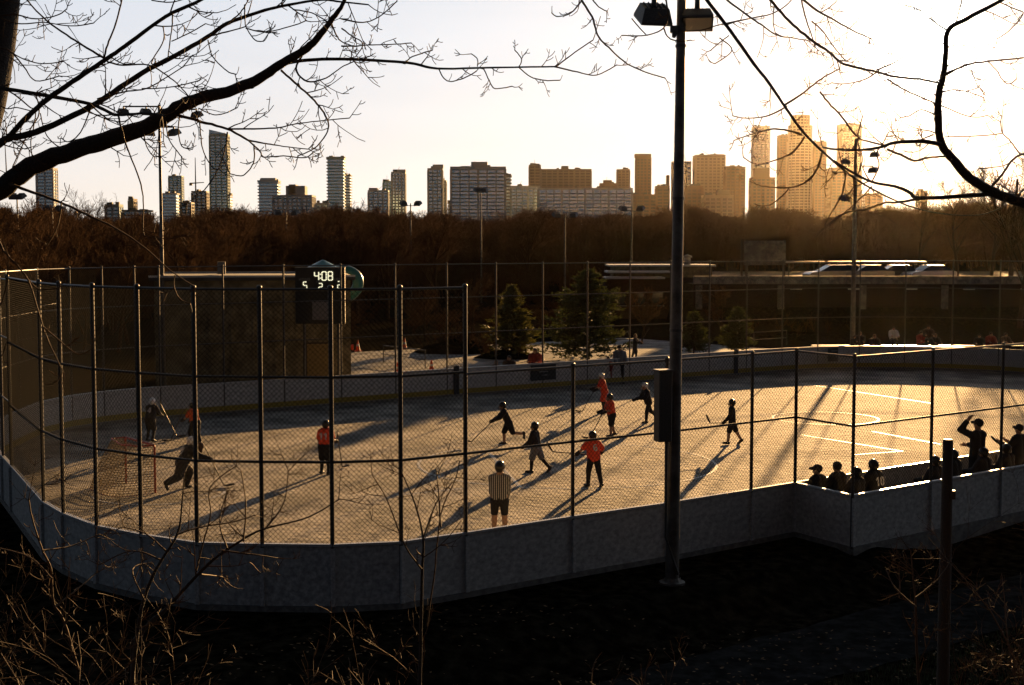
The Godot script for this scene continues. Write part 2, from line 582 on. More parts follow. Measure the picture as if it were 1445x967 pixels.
func stroke(parent: Node, p: Array, half: float) -> void:
	var s := Shape.new()
	for a in p.size() - 1:
		var t: Vector3 = (p[a + 1] - p[a]).normalized()
		var n := Vector3(-t.z, 0, t.x) * half
		var u := Vector3.UP * 0.025
		s.quad(p[a] + n + u, p[a + 1] + n + u, p[a + 1] - n + u, p[a] - n + u)
	part("painted_line", s, M.paint, parent)
func ring(parent: Node, c: Vector3, r: float, a0: float, a1: float) -> void:
	var p := []
	for k in 41:
		var a := lerpf(a0, a1, k / 40.0)
		p.append(c + Vector3(cos(a) * r, 0, sin(a) * r))
	stroke(parent, p, 0.035)

# ---------------------------------------------------------------- boards and fences
const BOARD_H := 1.15
func board_run(root: Node3D, pts: Array, inside: Vector3, kick: bool) -> void:
	for a in pts.size() - 1:
		var p: Vector3 = pts[a]
		var q: Vector3 = pts[a + 1]
		var len_ := p.distance_to(q)
		var t := (q - p) / len_
		var n := Vector3(-t.z, 0, t.x)
		if n.dot(inside - p) < 0.0: n = -n
		var b := Basis(t, Vector3.UP, t.cross(Vector3.UP))
		var mid := (p + q) * 0.5
		var s := Shape.new()
		s.bevel_box(mid + Vector3.UP * 0.60, Vector3(len_ - 0.004, 1.06, 0.035), b, 0.002)
		part("board_panel", s, M.board, root)
		s = Shape.new()
		s.box(mid + Vector3.UP * -0.25, Vector3(len_ + 0.02, 0.70, 0.12), b)
		part("base_curb", s, M.curb, root)
		s = Shape.new()
		s.bevel_box(mid + Vector3.UP * (BOARD_H - 0.012), Vector3(len_ - 0.004, 0.05, 0.09), b, 0.008)
		part("cap_rail", s, M.cap, root)
		if kick:
			s = Shape.new()
			s.box(mid + n * 0.026 + Vector3.UP * 0.21, Vector3(len_ - 0.012, 0.20, 0.012), b)
			part("kick_plate", s, M.kick, root)
		s = Shape.new()
		s.box(p - n * 0.045 + Vector3.UP * (0.1 + (BOARD_H - 0.16) * 0.5), Vector3(0.075, BOARD_H - 0.16, 0.05), b)
		part("batten", s, M.batten, root)
var link_cache := {}
func chain_link(w: float, h: float, wire_r: float, pitch := 0.088) -> ArrayMesh:
	var key := "%.2f_%.2f_%.4f" % [w, h, wire_r]
	if link_cache.has(key): return link_cache[key]
	var s := Shape.new()
	for dirn in [1.0, -1.0]:
		var c := -h if dirn > 0 else 0.0
		var z: float = 0.003 * dirn
		while c < (w if dirn > 0 else w + h):
			var y0 := 0.0
			var y1 := h
			if dirn > 0:
				y0 = maxf(0.0, -c); y1 = minf(h, w - c)
			else:
				y0 = maxf(0.0, c - w); y1 = minf(h, c)
			if y1 - y0 > 0.02:
				s.tube([Vector3(c + dirn * y0, y0, z), Vector3(c + dirn * y1, y1, z)], [wire_r, wire_r], 3, false)
			c += pitch
	var m := s.mesh()
	link_cache[key] = m
	return m
func fence_run(root: Node3D, pts: Array, y0: float, rails: Array, wire_r: float, post_r: float, rail_r := 0.024, skip_last_post := false) -> void:
	var top: float = rails[-1]
	for a in pts.size():
		if skip_last_post and a == pts.size() - 1: continue
		var p: Vector3 = pts[a]
		var s := Shape.new()
		s.tube([p + Vector3.UP * 0.05, p + Vector3.UP * (top + 0.02)], [post_r, post_r], 8)
		s.ball(p + Vector3.UP * (top + 0.035), Vector3(post_r * 1.25, post_r * 1.1, post_r * 1.25), 8, 5)
		part("post", s, M.steel, root)
	for a in pts.size() - 1:
		var p: Vector3 = pts[a]
		var q: Vector3 = pts[a + 1]
		for r in rails:
			var s := Shape.new()
			var lift: Vector3 = Vector3.UP * r
			s.tube([p + lift, q + lift], [rail_r, rail_r], 8, false)
			part("rail", s, M.steel, root)
		var len_ := p.distance_to(q)
		var t := (q - p) / len_
		var o := part("chain_link_panel", chain_link(snappedf(len_, 0.02), top - y0, wire_r), M.wire, root)
		place(o, p + Vector3.UP * y0 + t.cross(Vector3.UP) * post_r * 0.9, Basis(t, Vector3.UP, t.cross(Vector3.UP)))
func build_fences() -> void:
	var centre := Vector3(8, 0, -50)
	var near_all := outline.slice(0, near_posts.size() + 10)
	var nb := thing("near_boards", "shaded off-white rink boards curving round the near and left side", "rink boards")
	var inner: Vector3 = near_posts[13]
	board_run(nb, near_all.slice(0, 14), centre, false)
	var pb := thing("bench_front_boards", "low boards with sunlit top between players bench and playing floor", "rink boards")
	board_run(pb, near_all.slice(13, 20), centre, true)
	# bench box: steps out towards the path
	var dirn: Vector3 = (near_posts[13] - near_posts[9]).normalized()
	var outw := Vector3(-dirn.z, 0, dirn.x)
	if outw.z < 0.0: outw = -outw
	var corner := g(1203, 699, 1.15)
	corner.y = 0
	var box_pts := [near_posts[13], corner]
	var run := g(1444, 657, 1.15)
	run.y = 0
	var bd := (run - corner).normalized()
	var p3 := g(1308, 679, 1.15)
	p3.y = 0
	var step := corner.distance_to(p3)
	for k in range(1, 6): box_pts.append(corner + bd * step * k)
	var bb := thing("bench_box_boards", "outer boards of the players bench box with bright edged top", "rink boards")
	board_run(bb, box_pts, centre, false)
	var bf := thing("bench_box_fence", "low chain-link fence standing on the players bench box boards", "fence")
	fence_run(bf, box_pts, 1.17, [2.55, 3.95], 0.0034, 0.036)
	var tf := thing("tall_end_fence", "tall curved chain-link fence behind the goal on the left", "fence")
	fence_run(tf, near_posts.slice(0, 10), 1.17, [2.55, 3.98, 5.45], 0.0034, 0.039, 0.024)
	var lf := thing("near_side_fence", "lower chain-link fence on the near boards beside the lamp pole", "fence")
	fence_run(lf, near_posts.slice(9, 14), 1.17, [2.55, 3.95], 0.0034, 0.036, 0.023)
	lf.get_child(0).queue_free()
	lf.remove_child(lf.get_child(0))
	# far side
	var fb := thing("far_boards", "white rink boards with yellow kick strip on the far side", "rink boards")
	board_run(fb, far_line, centre, true)
	var ff := thing("far_fence", "tall chain-link fence behind the far boards and round the far end", "fence")
	var fl := []
	for a in far_line.size():
		fl.append(far_line[a])
	fence_run(ff, fl, 1.17, [2.6, 4.05, 5.4], 0.003, 0.035, 0.02)
	# dark gates and advertising panels on the far boards
	var fd: Vector3 = (far_line[14] - far_line[12]).normalized()
	var b := Basis(fd, Vector3.UP, fd.cross(Vector3.UP))
	for gt in [[643, 558, "dark gate slot in the far boards left of the advertising panel"], [1038, 530, "dark gate slot in the far boards right of the lamp pole"]]:
		var at := on_far(gt[0])
		var s := Shape.new()
		var o := thing("board_gate", gt[2], "gate", at, 0.0, "gates in the far boards")
		s.bevel_box(Vector3.UP * 0.68 + b.z * 0.05, Vector3(0.26, 1.16, 0.03), b, 0.006)
		part("gate_leaf", s, M.black_panel, o)
		s = Shape.new()
		s.tube([b.z * 0.09 + Vector3.UP * 0.62 + b.x * 0.08, b.z * 0.09 + Vector3.UP * 0.82 + b.x * 0.08], [0.012, 0.012], 6)
		part("handle", s, M.steel, o)
	for ad in [[766, 1.35, "black advertising panel with pale lettering on the far boards"], [1180, 1.3, "black advertising panel near the far end of the boards"]]:
		var at := on_far(ad[0])
		var o := thing("advertising_panel", ad[2], "sign", at, 0.0, "advertising panels on the boards")
		var s := Shape.new()
		s.bevel_box(Vector3.UP * 0.76 + b.z * 0.045, Vector3(ad[1], 0.66, 0.02), b, 0.005)
		part("panel", s, M.black_panel, o)
		s = Shape.new()
		for k in 3:
			s.box(Vector3.UP * (0.94 - 0.15 * k) + b.z * 0.0565 + b.x * (0.1 * k - 0.1), Vector3(0.62 - 0.16 * k, 0.045, 0.003), b)
		part("print", s, M.score_text, o)
func on_far(px: float) -> Vector3:      # the far boards where that sight line crosses them
	for a in far_line.size() - 1:
		var p: Vector3 = far_line[a]
		var q: Vector3 = far_line[a + 1]
		var dp := ray(px, 500)
		var e := q - p
		var den := dp.x * e.z - dp.z * e.x
		if absf(den) < 1e-6: continue
		var k := (p.x * -dp.z + p.z * dp.x) / -den
		if k >= 0.0 and k <= 1.0 and p.z < -40.0:
			return p + e * k
	return far_line[10]

# ---------------------------------------------------------------- skyline
# each entry: left px, right px, roof py, distance, wall, glass, floor pitch, pier pitch (0 none), roof boxes [l, r, py], label
func build_skyline() -> void:
	var T := [
		[54, 85, 238, 1500, "tw_pale", "gl_teal", 3.4, 9.0, [[62, 74, 233]], "glass tower with a sunlit right flank left of every other tower"],
		[150, 176, 290, 1250, "tw_teal", "gl_dark", 3.2, 6.0, [], "low dark block at the left foot of the skyline beside slim lamp pole"],
		[183, 196, 282, 1300, "tw_tan", "gl_dark", 3.2, 5.0, [], "small pale block with sunlit side among low roofs left of lamp pole"],
		[174, 218, 298, 1150, "tw_dark", "gl_dark", 3.2, 7.0, [[198, 206, 296]], "long low dark block stretching behind the slim left lamp pole"],
		[240, 262, 249, 1900, "tw_teal", "gl_teal", 3.4, 5.0, [], "flat topped blue office tower behind a shorter pale block"],
		[229, 256, 274, 1500, "tw_pale", "gl_teal", 3.2, 0.0, [], "shorter pale blue block in front of the flat topped office tower"],
		[256, 276, 287, 1350, "tw_dark", "gl_dark", 3.2, 6.0, [], "low dark block between pale block and tower under construction"],
		[272, 297, 271, 1500, "tw_dark", "gl_dark", 3.4, 4.5, [], "dark unfinished tower with a thin crane mast on its roof"],
		[298, 327, 190, 1700, "tw_teal", "gl_teal", 3.6, 5.5, [], "tallest dark slab on the left with slanting roof"],
		[323, 330, 276, 1650, "tw_tan", "gl_teal", 3.4, 0.0, [], "narrow low annex at the right foot of the slanting dark slab"],
		[365, 398, 256, 1400, "tw_pale", "gl_teal", 3.1, 0.0, [[369, 390, 251]], "banded blue residential tower with stepped right corner"],
		[386, 447, 277, 1200, "tw_grey", "gl_dark", 3.1, 4.0, [[404, 431, 262], [408, 418, 260]], "broad dark apartment block with stepped crown right of banded tower"],
		[446, 467, 288, 1250, "tw_grey", "gl_dark", 3.1, 5.0, [], "little block wedged between broad apartment block and tall green tower"],
		[486, 498, 248, 1650, "tw_tan", "gl_pale", 3.3, 0.0, [], "thin sunlit tower peeking out behind the tall green tower"],
		[462, 489, 223, 1500, "tw_teal", "gl_teal", 3.3, 0.0, [[463, 488, 222]], "tall blue green tower with dark upper storeys left of centre"],
		[520, 550, 270, 1350, "tw_pale", "gl_teal", 3.1, 4.0, [[521, 533, 265]], "terraced pale block stepping down to the right"],
		[541, 555, 257, 1500, "tw_teal", "gl_teal", 3.2, 4.0, [], "short block with dark cap between terraced block and pale slim tower"],
		[553, 574, 244, 1450, "tw_pale", "gl_teal", 3.1, 3.5, [[555, 573, 239]], "slim pale tower with rounded crown beside terraced block"],
		[604, 626, 239, 1300, "tw_grey", "gl_teal", 3.2, 4.5, [[611, 626, 232]], "dark ribbed tower with a tall roof box left of widest slab"],
		[620, 631, 256, 1320, "tw_grey", "gl_dark", 3.2, 4.5, [], "lower shoulder attached to the dark ribbed tower"],
		[632, 637, 287, 1340, "tw_tan", "gl_dark", 3.2, 0.0, [], "narrow low house block in the gap left of widest slab"],
		[636, 714, 237, 1150, "tw_grey", "gl_teal", 2.9, 7.0, [[665, 688, 228], [650, 664, 235]], "widest tall slab apartment house with balcony rows and roof box"],
		[713, 722, 249, 1300, "tw_tan", "gl_dark", 3.0, 0.0, [], "narrow tower edge just right of the widest tall slab"],
		[720, 762, 264, 1250, "tw_grey", "gl_teal", 2.9, 5.0, [], "lower grey slab between widest slab and the twin crowned one"],
		[746, 763, 234, 1450, "tw_tan", "gl_bronze", 3.0, 5.0, [], "square pale tower at left end of the twin crowned slab"],
		[762, 834, 240, 1420, "tw_tan", "gl_bronze", 2.9, 5.5, [[792, 802, 234]], "long tan slab with small roof box above grey balcony slab"],
		[758, 892, 267, 1200, "tw_pale", "gl_teal", 2.9, 6.5, [], "very long low grey balcony slab in front of the tan slab"],
		[845, 869, 260, 1500, "tw_brown", "gl_bronze", 3.0, 5.0, [[851, 863, 254]], "stepped brown block left of slim tan tower"],
		[869, 888, 240, 1600, "tw_tan", "gl_bronze", 3.0, 4.0, [], "slim tan tower between stepped block and capped brown tower"],
		[895, 918, 224, 1500, "tw_brown", "gl_bronze", 3.2, 4.0, [[897, 917, 221], [895, 918, 217]], "brown tower with narrow neck and flared flat cap"],
		[886, 926, 276, 1300, "tw_brown", "gl_bronze", 3.0, 5.0, [], "low brown row at the foot of the capped tower"],
		[923, 944, 264, 1350, "tw_brown", "gl_bronze", 3.0, 5.0, [[940, 944, 247]], "brown block with thin chimney stack left of the near lamp pole"],
		[946, 974, 229, 1600, "tw_tan", "gl_pale", 3.2, 4.5, [], "pale tower half hidden behind the near lamp pole"],
		[976, 1022, 220, 1450, "tw_tan", "gl_bronze", 3.1, 3.8, [[1000, 1021, 218]], "broad flat topped tan tower right of the near lamp pole"],
		[1019, 1050, 237, 1350, "tw_brown", "gl_bronze", 3.1, 4.0, [[1022, 1046, 235]], "shorter brown tower leaning on the broad tan one"],
		[964, 991, 264, 1200, "tw_brown", "gl_bronze", 3.0, 4.0, [], "low brown block with rows of windows beside the near lamp pole"],
		[988, 1034, 277, 1150, "tw_tan", "gl_bronze", 3.0, 4.0, [[1012, 1030, 268]], "low stepped block below the broad flat topped tan tower"],
		[1058, 1084, 179, 1900, "tw_pale", "gl_pale", 3.3, 4.5, [], "tall pale tower with flat roof left of the rounded one"],
		[1055, 1092, 252, 1300, "tw_brown", "gl_bronze", 3.1, 4.2, [[1063, 1085, 237]], "stepped brown tower in front of the tall pale one"],
		[1094, 1112, 192, 1700, "tw_brown", "gl_bronze", 3.2, 4.0, [], "brown slab leaning against left side of the rounded tower"],
		[1143, 1163, 201, 1650, "tw_brown", "gl_bronze", 3.2, 4.0, [], "brown slab against right side of the rounded tower"],
		[1178, 1212, 176, 1900, "tw_tan", "gl_pale", 3.4, 4.0, [], "tall plain tower at the right end of the skyline"],
		[1163, 1213, 238, 1500, "tw_brown", "gl_bronze", 3.2, 5.0, [], "lower block at the foot of the rightmost tall tower"],
		[1214, 1243, 276, 1400, "tw_brown", "gl_bronze", 3.2, 5.0, [[1220, 1236, 273]], "low hazy block right of the last tall tower"],
		[1290, 1306, 271, 1100, "tw_brown", "gl_bronze", 3.2, 5.0, [], "small hazy roof showing between bare trees under the sun"],
	]
	for t in T: tower(t)
	round_tower()
	# crane on the unfinished tower
	var base := pt(276, 271, 1500)
	var cr := thing("tower_crane", "thin crane mast rising above the dark unfinished tower", "crane", base)
	var s := Shape.new()
	s.tube([Vector3(0, -1, 0), Vector3(0, 36, 0)], [0.8, 0.35], 4)
	part("mast", s, M.tw_dark, cr)
	s = Shape.new()
	s.tube([Vector3(-6, 9, 0), Vector3(9, 10, 0)], [0.7, 0.4], 4)
	s.box(Vector3(-5, 8, 0), Vector3(3, 2.5, 2))
	part("jib", s, M.tw_dark, cr)
func tower(t: Array) -> void:
	var d: float = t[3]
	var deep := clampf((t[1] - t[0]) * d / FOCAL * 0.7, 14.0, 26.0)
	var xl: float = (t[0] - 722.5) / FOCAL * (d if t[0] < 722 else d + deep)
	var xr: float = (t[1] - 722.5) / FOCAL * (d if t[1] > 722 else d + deep)
	if t[0] < 722 and t[1] > 722: pass
	if xr - xl < 3.0:
		xr = xl + 3.0
	var base_y := 0.0
	var roof := pt(722, t[2], d).y
	var cx := (xl + xr) * 0.5
	var w := xr - xl
	var o := thing("tower_block", t[9], "building", Vector3(cx, base_y, -d - deep * 0.5), 0.0, "city towers on the skyline")
	var s := Shape.new()
	var slant := 0.0
	if t[9].begins_with("tallest dark slab"): slant = 8.0
	s.box(Vector3(0, roof * 0.5, 0), Vector3(maxf(w - 2.2, w * 0.7), roof, deep - 2.2))
	part("body", s, M[t[5]], o)
	# floor slabs and piers in relief
	s = Shape.new()
	var y := 20.0
	while y < roof - 1.0:
		s.box(Vector3(0, y, 0), Vector3(w, t[6] * 0.36, deep))
		y += t[6]
	s.box(Vector3(0, roof + 0.3, 0), Vector3(w + 0.3, 1.6, deep + 0.3))
	stuff(part("floor_slabs", s, M[t[4]], o))
	if t[7] > 0.0:
		s = Shape.new()
		var n: int = maxi(2, int(w / t[7]))
		for k in n + 1:
			var wide := 1.1 if (k % 3 != 0) else 1.9
			s.box(Vector3(lerpf(-w * 0.5 + 0.5, w * 0.5 - 0.5, float(k) / n), (roof - 0.8) * 0.5, deep * 0.5 - 0.2), Vector3(wide, roof - 0.8, 0.9))
		var n2: int = maxi(2, int(deep / t[7]))
		for k in n2 + 1:
			var z := lerpf(-deep * 0.5 + 0.4, deep * 0.5 - 1.0, float(k) / n2)
			s.box(Vector3(w * 0.5 - 0.2, (roof - 0.9) * 0.5, z), Vector3(0.9, roof - 0.9, 1.2))
			s.box(Vector3(-w * 0.5 + 0.2, (roof - 0.9) * 0.5, z), Vector3(0.9, roof - 0.9, 1.2))
		stuff(part("piers", s, M[t[4]], o))
	for r in t[8]:
		var k := d / FOCAL
		var rw: float = (r[1] - r[0]) * k
		var rx: float = ((r[0] + r[1]) * 0.5 - 722.5) * k - cx
		var rt: float = pt(722, r[2], d).y
		s = Shape.new()
		s.bevel_box(Vector3(rx, (roof + 1.1 + rt) * 0.5, deep * 0.1), Vector3(rw, maxf(rt - roof - 1.1, 1.2), deep * 0.6), Basis.IDENTITY, 0.3)
		part("roof_box", s, M[t[4]], o)
	if slant > 0.0:
		s = Shape.new()
		var a := Vector3(-w * 0.5, roof + 1.15, deep * 0.5)
		var b := Vector3(w * 0.5, roof + 1.15, deep * 0.5)
		var c := Vector3(w * 0.5, roof + 1.15, -deep * 0.5)
		var e := Vector3(-w * 0.5, roof + 1.15, -deep * 0.5)
		var up := Vector3.UP * 5.0
		s.tri(a, b, a + up); s.tri(c, e, e + up)
		s.quad(b, c, e + up, a + up); s.quad(e, a, a + up, e + up)
		part("roof_wedge", s, M[t[5]], o)
	# roof plant and rails
	var pr := RandomNumberGenerator.new()
	pr.seed = int(t[0])
	s = Shape.new()
	for k in 3:
		s.box(Vector3(pr.randf_range(-w, w) * 0.36, roof + 1.1 + 0.9, pr.randf_range(-0.3, 0.3) * deep), Vector3(pr.randf_range(1.5, 4.0), pr.randf_range(1.2, 2.4), 3.0))
	if pr.randf() < 0.5:
		s.tube([Vector3(pr.randf_range(-w, w) * 0.3, roof, 0), Vector3(pr.randf_range(-w, w) * 0.3, roof + pr.randf_range(5, 9), 0)], [0.25, 0.12], 4)
	part("roof_plant", s, M.tw_dark, o)
func round_tower() -> void:
	var d := 1600.0
	var k := d / FOCAL
	var o := thing("tower_block", "tall rounded tower with stepped drum crown near the sun", "building", Vector3((1126 - 722.5) * k, 0, -d), 0.0, "city towers on the skyline")
	for lv in [[18.0, 0.0, 200.0, "shaft"], [16.4, 200.0, 178.0, "upper_drum"], [13.0, 178.0, 163.0, "crown"]]:
		var top := pt(722, lv[2], d).y
		var bot := 0.0 if lv[1] == 0.0 else pt(722, lv[1], d).y
		var s := Shape.new()
		s.lathe(Vector3.ZERO, [Vector2(lv[0] * k * 0.98, bot), Vector2(lv[0] * k * 0.98, top), Vector2(0, top)], 28)
		part(lv[3], s, M.gl_bronze, o)
		s = Shape.new()
		var y := maxf(bot + 0.5, 20.0)
		while y < top:
			s.lathe(Vector3(0, y, 0), [Vector2(lv[0] * k * 0.9, 0), Vector2(lv[0] * k, 0), Vector2(lv[0] * k, 1.3), Vector2(lv[0] * k * 0.9, 1.3)], 28)
			y += 3.2
		for q in 18:
			var a := TAU * q / 18.0
			s.box(Vector3(cos(a) * lv[0] * k, (bot + top) * 0.5, sin(a) * lv[0] * k), Vector3(0.9, top - bot, 0.9), Basis(Vector3.UP, -a))
		stuff(part("floor_bands", s, M.tw_tan, o))

# ---------------------------------------------------------------- bare trees
func grow(tr: Shape, tw: Shape, p: Vector3, dir: Vector3, len_: float, r: float, lv: int, r_: RandomNumberGenerator, fan: Array, rmin: float) -> void:
	var pts := [p]
	var rad := [r]
	var seg := 4 if lv == 0 else (3 if lv == 1 else 2)
	var d := dir
	var q := p
	for k in seg:
		d = (d + Vector3(r_.randf_range(-1, 1), r_.randf_range(-0.4, 0.9), r_.randf_range(-1, 1)) * (0.10 + 0.06 * lv)).normalized()
		q += d * len_ / seg
		pts.append(q)
		rad.append(maxf(rmin, lerpf(r, r * (0.35 if lv < 2 else 0.5), float(k + 1) / seg)))
	var dst := tr if lv < 2 else tw
	dst.tube(pts, rad, 6 if lv == 0 else (4 if lv == 1 else 3), false)
	if lv >= fan.size(): return
	for c in fan[lv]:
		var f := r_.randf_range(0.28 if lv == 0 else 0.15, 1.0)
		var fi := f * seg
		var a := mini(int(fi), seg - 1)
		var at: Vector3 = pts[a].lerp(pts[a + 1], fi - a)
		var ax := d.cross(Vector3(r_.randf_range(-1, 1), r_.randf_range(-1, 1), r_.randf_range(-1, 1))).normalized()
		var cd := (d.rotated(ax, r_.randf_range(0.45, 0.95)) + Vector3.UP * 0.18).normalized()
		grow(tr, tw, at, cd, len_ * r_.randf_range(0.38, 0.62) * (1.25 - 0.45 * f), maxf(rmin, r * 0.5 * (1.1 - 0.5 * f)), lv + 1, r_, fan, rmin)
func bare_tree(h: float, seed_: int, fan: Array, rmin: float) -> Array:
	var r_ := RandomNumberGenerator.new()
	r_.seed = seed_
	var tr := Shape.new()
	var tw := Shape.new()
	grow(tr, tw, Vector3(0, -0.2, 0), Vector3(r_.randf_range(-0.08, 0.08), 1, r_.randf_range(-0.08, 0.08)).normalized(), h * 0.62, h * 0.016, 0, r_, fan, rmin)
	# scale to the asked height
	var top := 0.1
	for v in tw.v: top = maxf(top, v.y)
	var k := h / top
	for s in [tr, tw]:
		for a in s.v.size(): s.v[a] = Vector3(s.v[a].x * k, s.v[a].y * k, s.v[a].z * k)
	return [tr, tw]
func build_woods() -> void:
	var root := thing("woodland", "brown leafless ravine wood filling the middle distance below the towers", "woodland")
	stuff(root)
	var variants := []
	for k in 6:
		var bt := bare_tree(10.0, 100 + k, [10, 7, 7, 5], 0.010)
		var s: Shape = bt[0]
		var off := s.v.size()
		s.v.append_array(bt[1].v); s.n.append_array(bt[1].n)
		for q in bt[1].i: s.i.append(q + off)
		variants.append(s.mesh())
	var lists := [[], [], [], [], [], []]
	var r_ := RandomNumberGenerator.new()
	r_.seed = 31
	var d := 78.0
	while d < 520.0:
		var half := 0.42 * d + 30.0
		var x := -half
		while x < half:
			var step := 2.9 + d * 0.004
			var xx := x + r_.randf_range(-2.0, 2.0)
			var dd := d + r_.randf_range(-5.0, 5.0)
			x += step
			if dd < 104.0 and xx > -16.0 - (104.0 - dd) * 0.05: continue
			if dd < 172.0 and xx > 6.0 + (dd - 104.0) * 0.1: continue
			if dd < 152.0 and xx > -13.0 + (dd - 104.0) * 0.25: continue
			var gh := ground_h(xx, dd)
			var px := 722.5 + xx / dd * FOCAL
			var crest := 299.0 + 24.0 * noise.get_noise_1d(px * 0.16) - 16.0 * smoothstep(1180.0, 1420.0, px) - 8.0 * smoothstep(250.0, 20.0, px)
			var hh := (CAM_H + (345.0 - crest) / FOCAL * dd - gh) * r_.randf_range(0.62, 1.08)
			hh = clampf(hh, 4.0, 16.0)
			var b := Basis(Vector3.UP, r_.randf() * TAU).scaled(Vector3(hh * r_.randf_range(0.10, 0.14), hh * 0.1, hh * r_.randf_range(0.10, 0.14)))
			lists[r_.randi() % 6].append(Transform3D(b, Vector3(xx, gh, -dd)))
		d += 7.0 + d * 0.02
	# underbrush along the wood's edge
	for k in 1100:
		var dd := r_.randf_range(96.0, 240.0)
		var xx := r_.randf_range(-0.42, 0.42) * dd
		if xx > 4.0 and dd < 168.0: continue
		var hh := r_.randf_range(1.6, 4.5)
		if xx > -14.0 and dd < 150.0: hh *= 0.38
		lists[r_.randi() % 6].append(Transform3D(Basis(Vector3.UP, r_.randf() * TAU).scaled(Vector3(hh * 0.2, hh * 0.1, hh * 0.2)), Vector3(xx, ground_h(xx, dd), -dd)))
	for k in 6:
		var mm := MultiMesh.new()
		mm.transform_format = MultiMesh.TRANSFORM_3D
		mm.mesh = variants[k]
		mm.instance_count = lists[k].size()
		for a in lists[k].size(): mm.set_instance_transform(a, lists[k][a])
		var o := MultiMeshInstance3D.new()
		o.name = "leafless_trees"
		o.multimesh = mm
		o.material_override = M.far_twig
		root.add_child(o, true)
		stuff(o)
	# single bare trees that stand out against the sky or the plaza
	var solo := [
		[1352, 236, 128.0, "slender forked bare tree against the glare between limb and skyline"],
		[1425, 205, 120.0, "tall dense bare tree at the right border of the picture"],
		[1398, 226, 135.0, "bare tree with fine twigs left of the tallest one at the right"],
		[1296, 262, 150.0, "small hazy bare tree below the sun beside the low roof"],
		[1440, 250, 105.0, "bushy bare tree low at the right border under thick limb"],
		[110, 262, 165.0, "round bare treetop breaking the skyline beside the leftmost glass tower"],
		[345, 284, 190.0, "bare treetop rising right of the slanting dark slab"],
		[510, 296, 200.0, "thin bare treetop left of the terraced block"],
		[905, 402, 88.0, "thin sunlit sapling behind the far fence left of lamp pole"],
		[665, 384, 92.0, "bare shrubby tree behind far fence left of the bushy spruce"],
		[600, 398, 90.0, "dark bare tree on the shrub island behind the cones"],
		[1018, 400, 92.0, "bare tree standing behind the two small spruces"],
	]
	for k in solo.size():
		var t: Array = solo[k]
		var x: float = (t[0] - 722.5) / FOCAL * t[2]
		var gh := ground_h(x, t[2])
		var hh: float = pt(t[0], t[1], t[2]).y - gh
		var bt := bare_tree(hh, 300 + k, [10, 6, 6, 4] if t[2] > 95.0 else [8, 6, 5, 3], 0.010)
		var o := thing("bare_tree", t[3], "tree", Vector3(x, gh, -t[2]), 0.0, "single bare trees")
		part("trunk", bt[0], M.far_bark, o)
		part("crown", bt[1], M.far_twig, o)

# ---------------------------------------------------------------- conifers
func spruce(label: String, at: Vector3, h: float, half: float, m: String, seed_: int, full := 1.25) -> void:
	var r_ := RandomNumberGenerator.new()
	r_.seed = seed_
	var o := thing("spruce_tree", label, "tree", at, 0.0, "spruces behind the far boards")
	var s := Shape.new()
	s.tube([Vector3(0, -0.1, 0), Vector3(0.03, h * 0.5, 0), Vector3(0, h * 0.98, 0)], [h * 0.022, h * 0.014, 0.008], 6)
	part("trunk", s, M.far_bark, o)
	s = Shape.new()
	var br := Shape.new()
	var n := int(h * 95)
	for k in n:
		var f := pow(float(k) / n, 0.8)
		var y := lerpf(0.12, h * 0.985, f)
		var rad := half * (1.0 - pow(f, full)) * r_.randf_range(0.4, 1.2) * (1.0 + 0.25 * sin(f * 21.0 + seed_)) + 0.06
		var an := r_.randf() * TAU
		var dirn := Vector3(cos(an), r_.randf_range(-0.15, 0.35), sin(an))
		var tip := Vector3(0, y, 0) + dirn * rad
		br.tube([Vector3(0, y, 0), tip], [0.012, 0.004], 3, false)
		var sprays := int(6 + rad * 26)
		for q in sprays:
			var u := r_.randf_range(0.25, 1.05)
			var c := Vector3(0, y, 0).lerp(tip, u) + Vector3(r_.randf_range(-1, 1), r_.randf_range(-0.8, 0.6), r_.randf_range(-1, 1)) * 0.10
			var l := r_.randf_range(0.10, 0.27)
			var dd := (dirn + Vector3(r_.randf_range(-1, 1), r_.randf_range(-0.6, 0.9), r_.randf_range(-1, 1)) * 0.9).normalized()
			var sd := dd.cross(Vector3(r_.randf_range(-1, 1), r_.randf_range(-1, 1), r_.randf_range(-1, 1))).normalized() * l * 0.22
			s.tri(c - sd, c + sd, c + dd * l)
	var crown := part("crown", s, M[m], o)
	part("branches", br, M.far_bark, crown)

# ---------------------------------------------------------------- things behind the far boards
func seg_digit(s: Shape, c: String, at: Vector3, h: float) -> void:     # seven-segment digit in the XY plane
	var on: String = {"0": "abcdef", "2": "abged", "4": "fgbc", "5": "afgcd", "8": "abcdefg"}[c]
	var w := h * 0.5
	var t := h * 0.13
	for q in on:
		match q:
			"a": s.box(at + Vector3(0, h * 0.5, 0), Vector3(w - t * 0.6, t, 0.02))
			"g": s.box(at, Vector3(w - t * 0.6, t, 0.02))
			"d": s.box(at + Vector3(0, -h * 0.5, 0), Vector3(w - t * 0.6, t, 0.02))
			"f": s.box(at + Vector3(-w * 0.5, h * 0.25, 0), Vector3(t, h * 0.5 - t * 0.4, 0.02))
			"b": s.box(at + Vector3(w * 0.5, h * 0.25, 0), Vector3(t, h * 0.5 - t * 0.4, 0.02))
			"e": s.box(at + Vector3(-w * 0.5, -h * 0.25, 0), Vector3(t, h * 0.5 - t * 0.4, 0.02))
			"c": s.box(at + Vector3(w * 0.5, -h * 0.25, 0), Vector3(t, h * 0.5 - t * 0.4, 0.02))
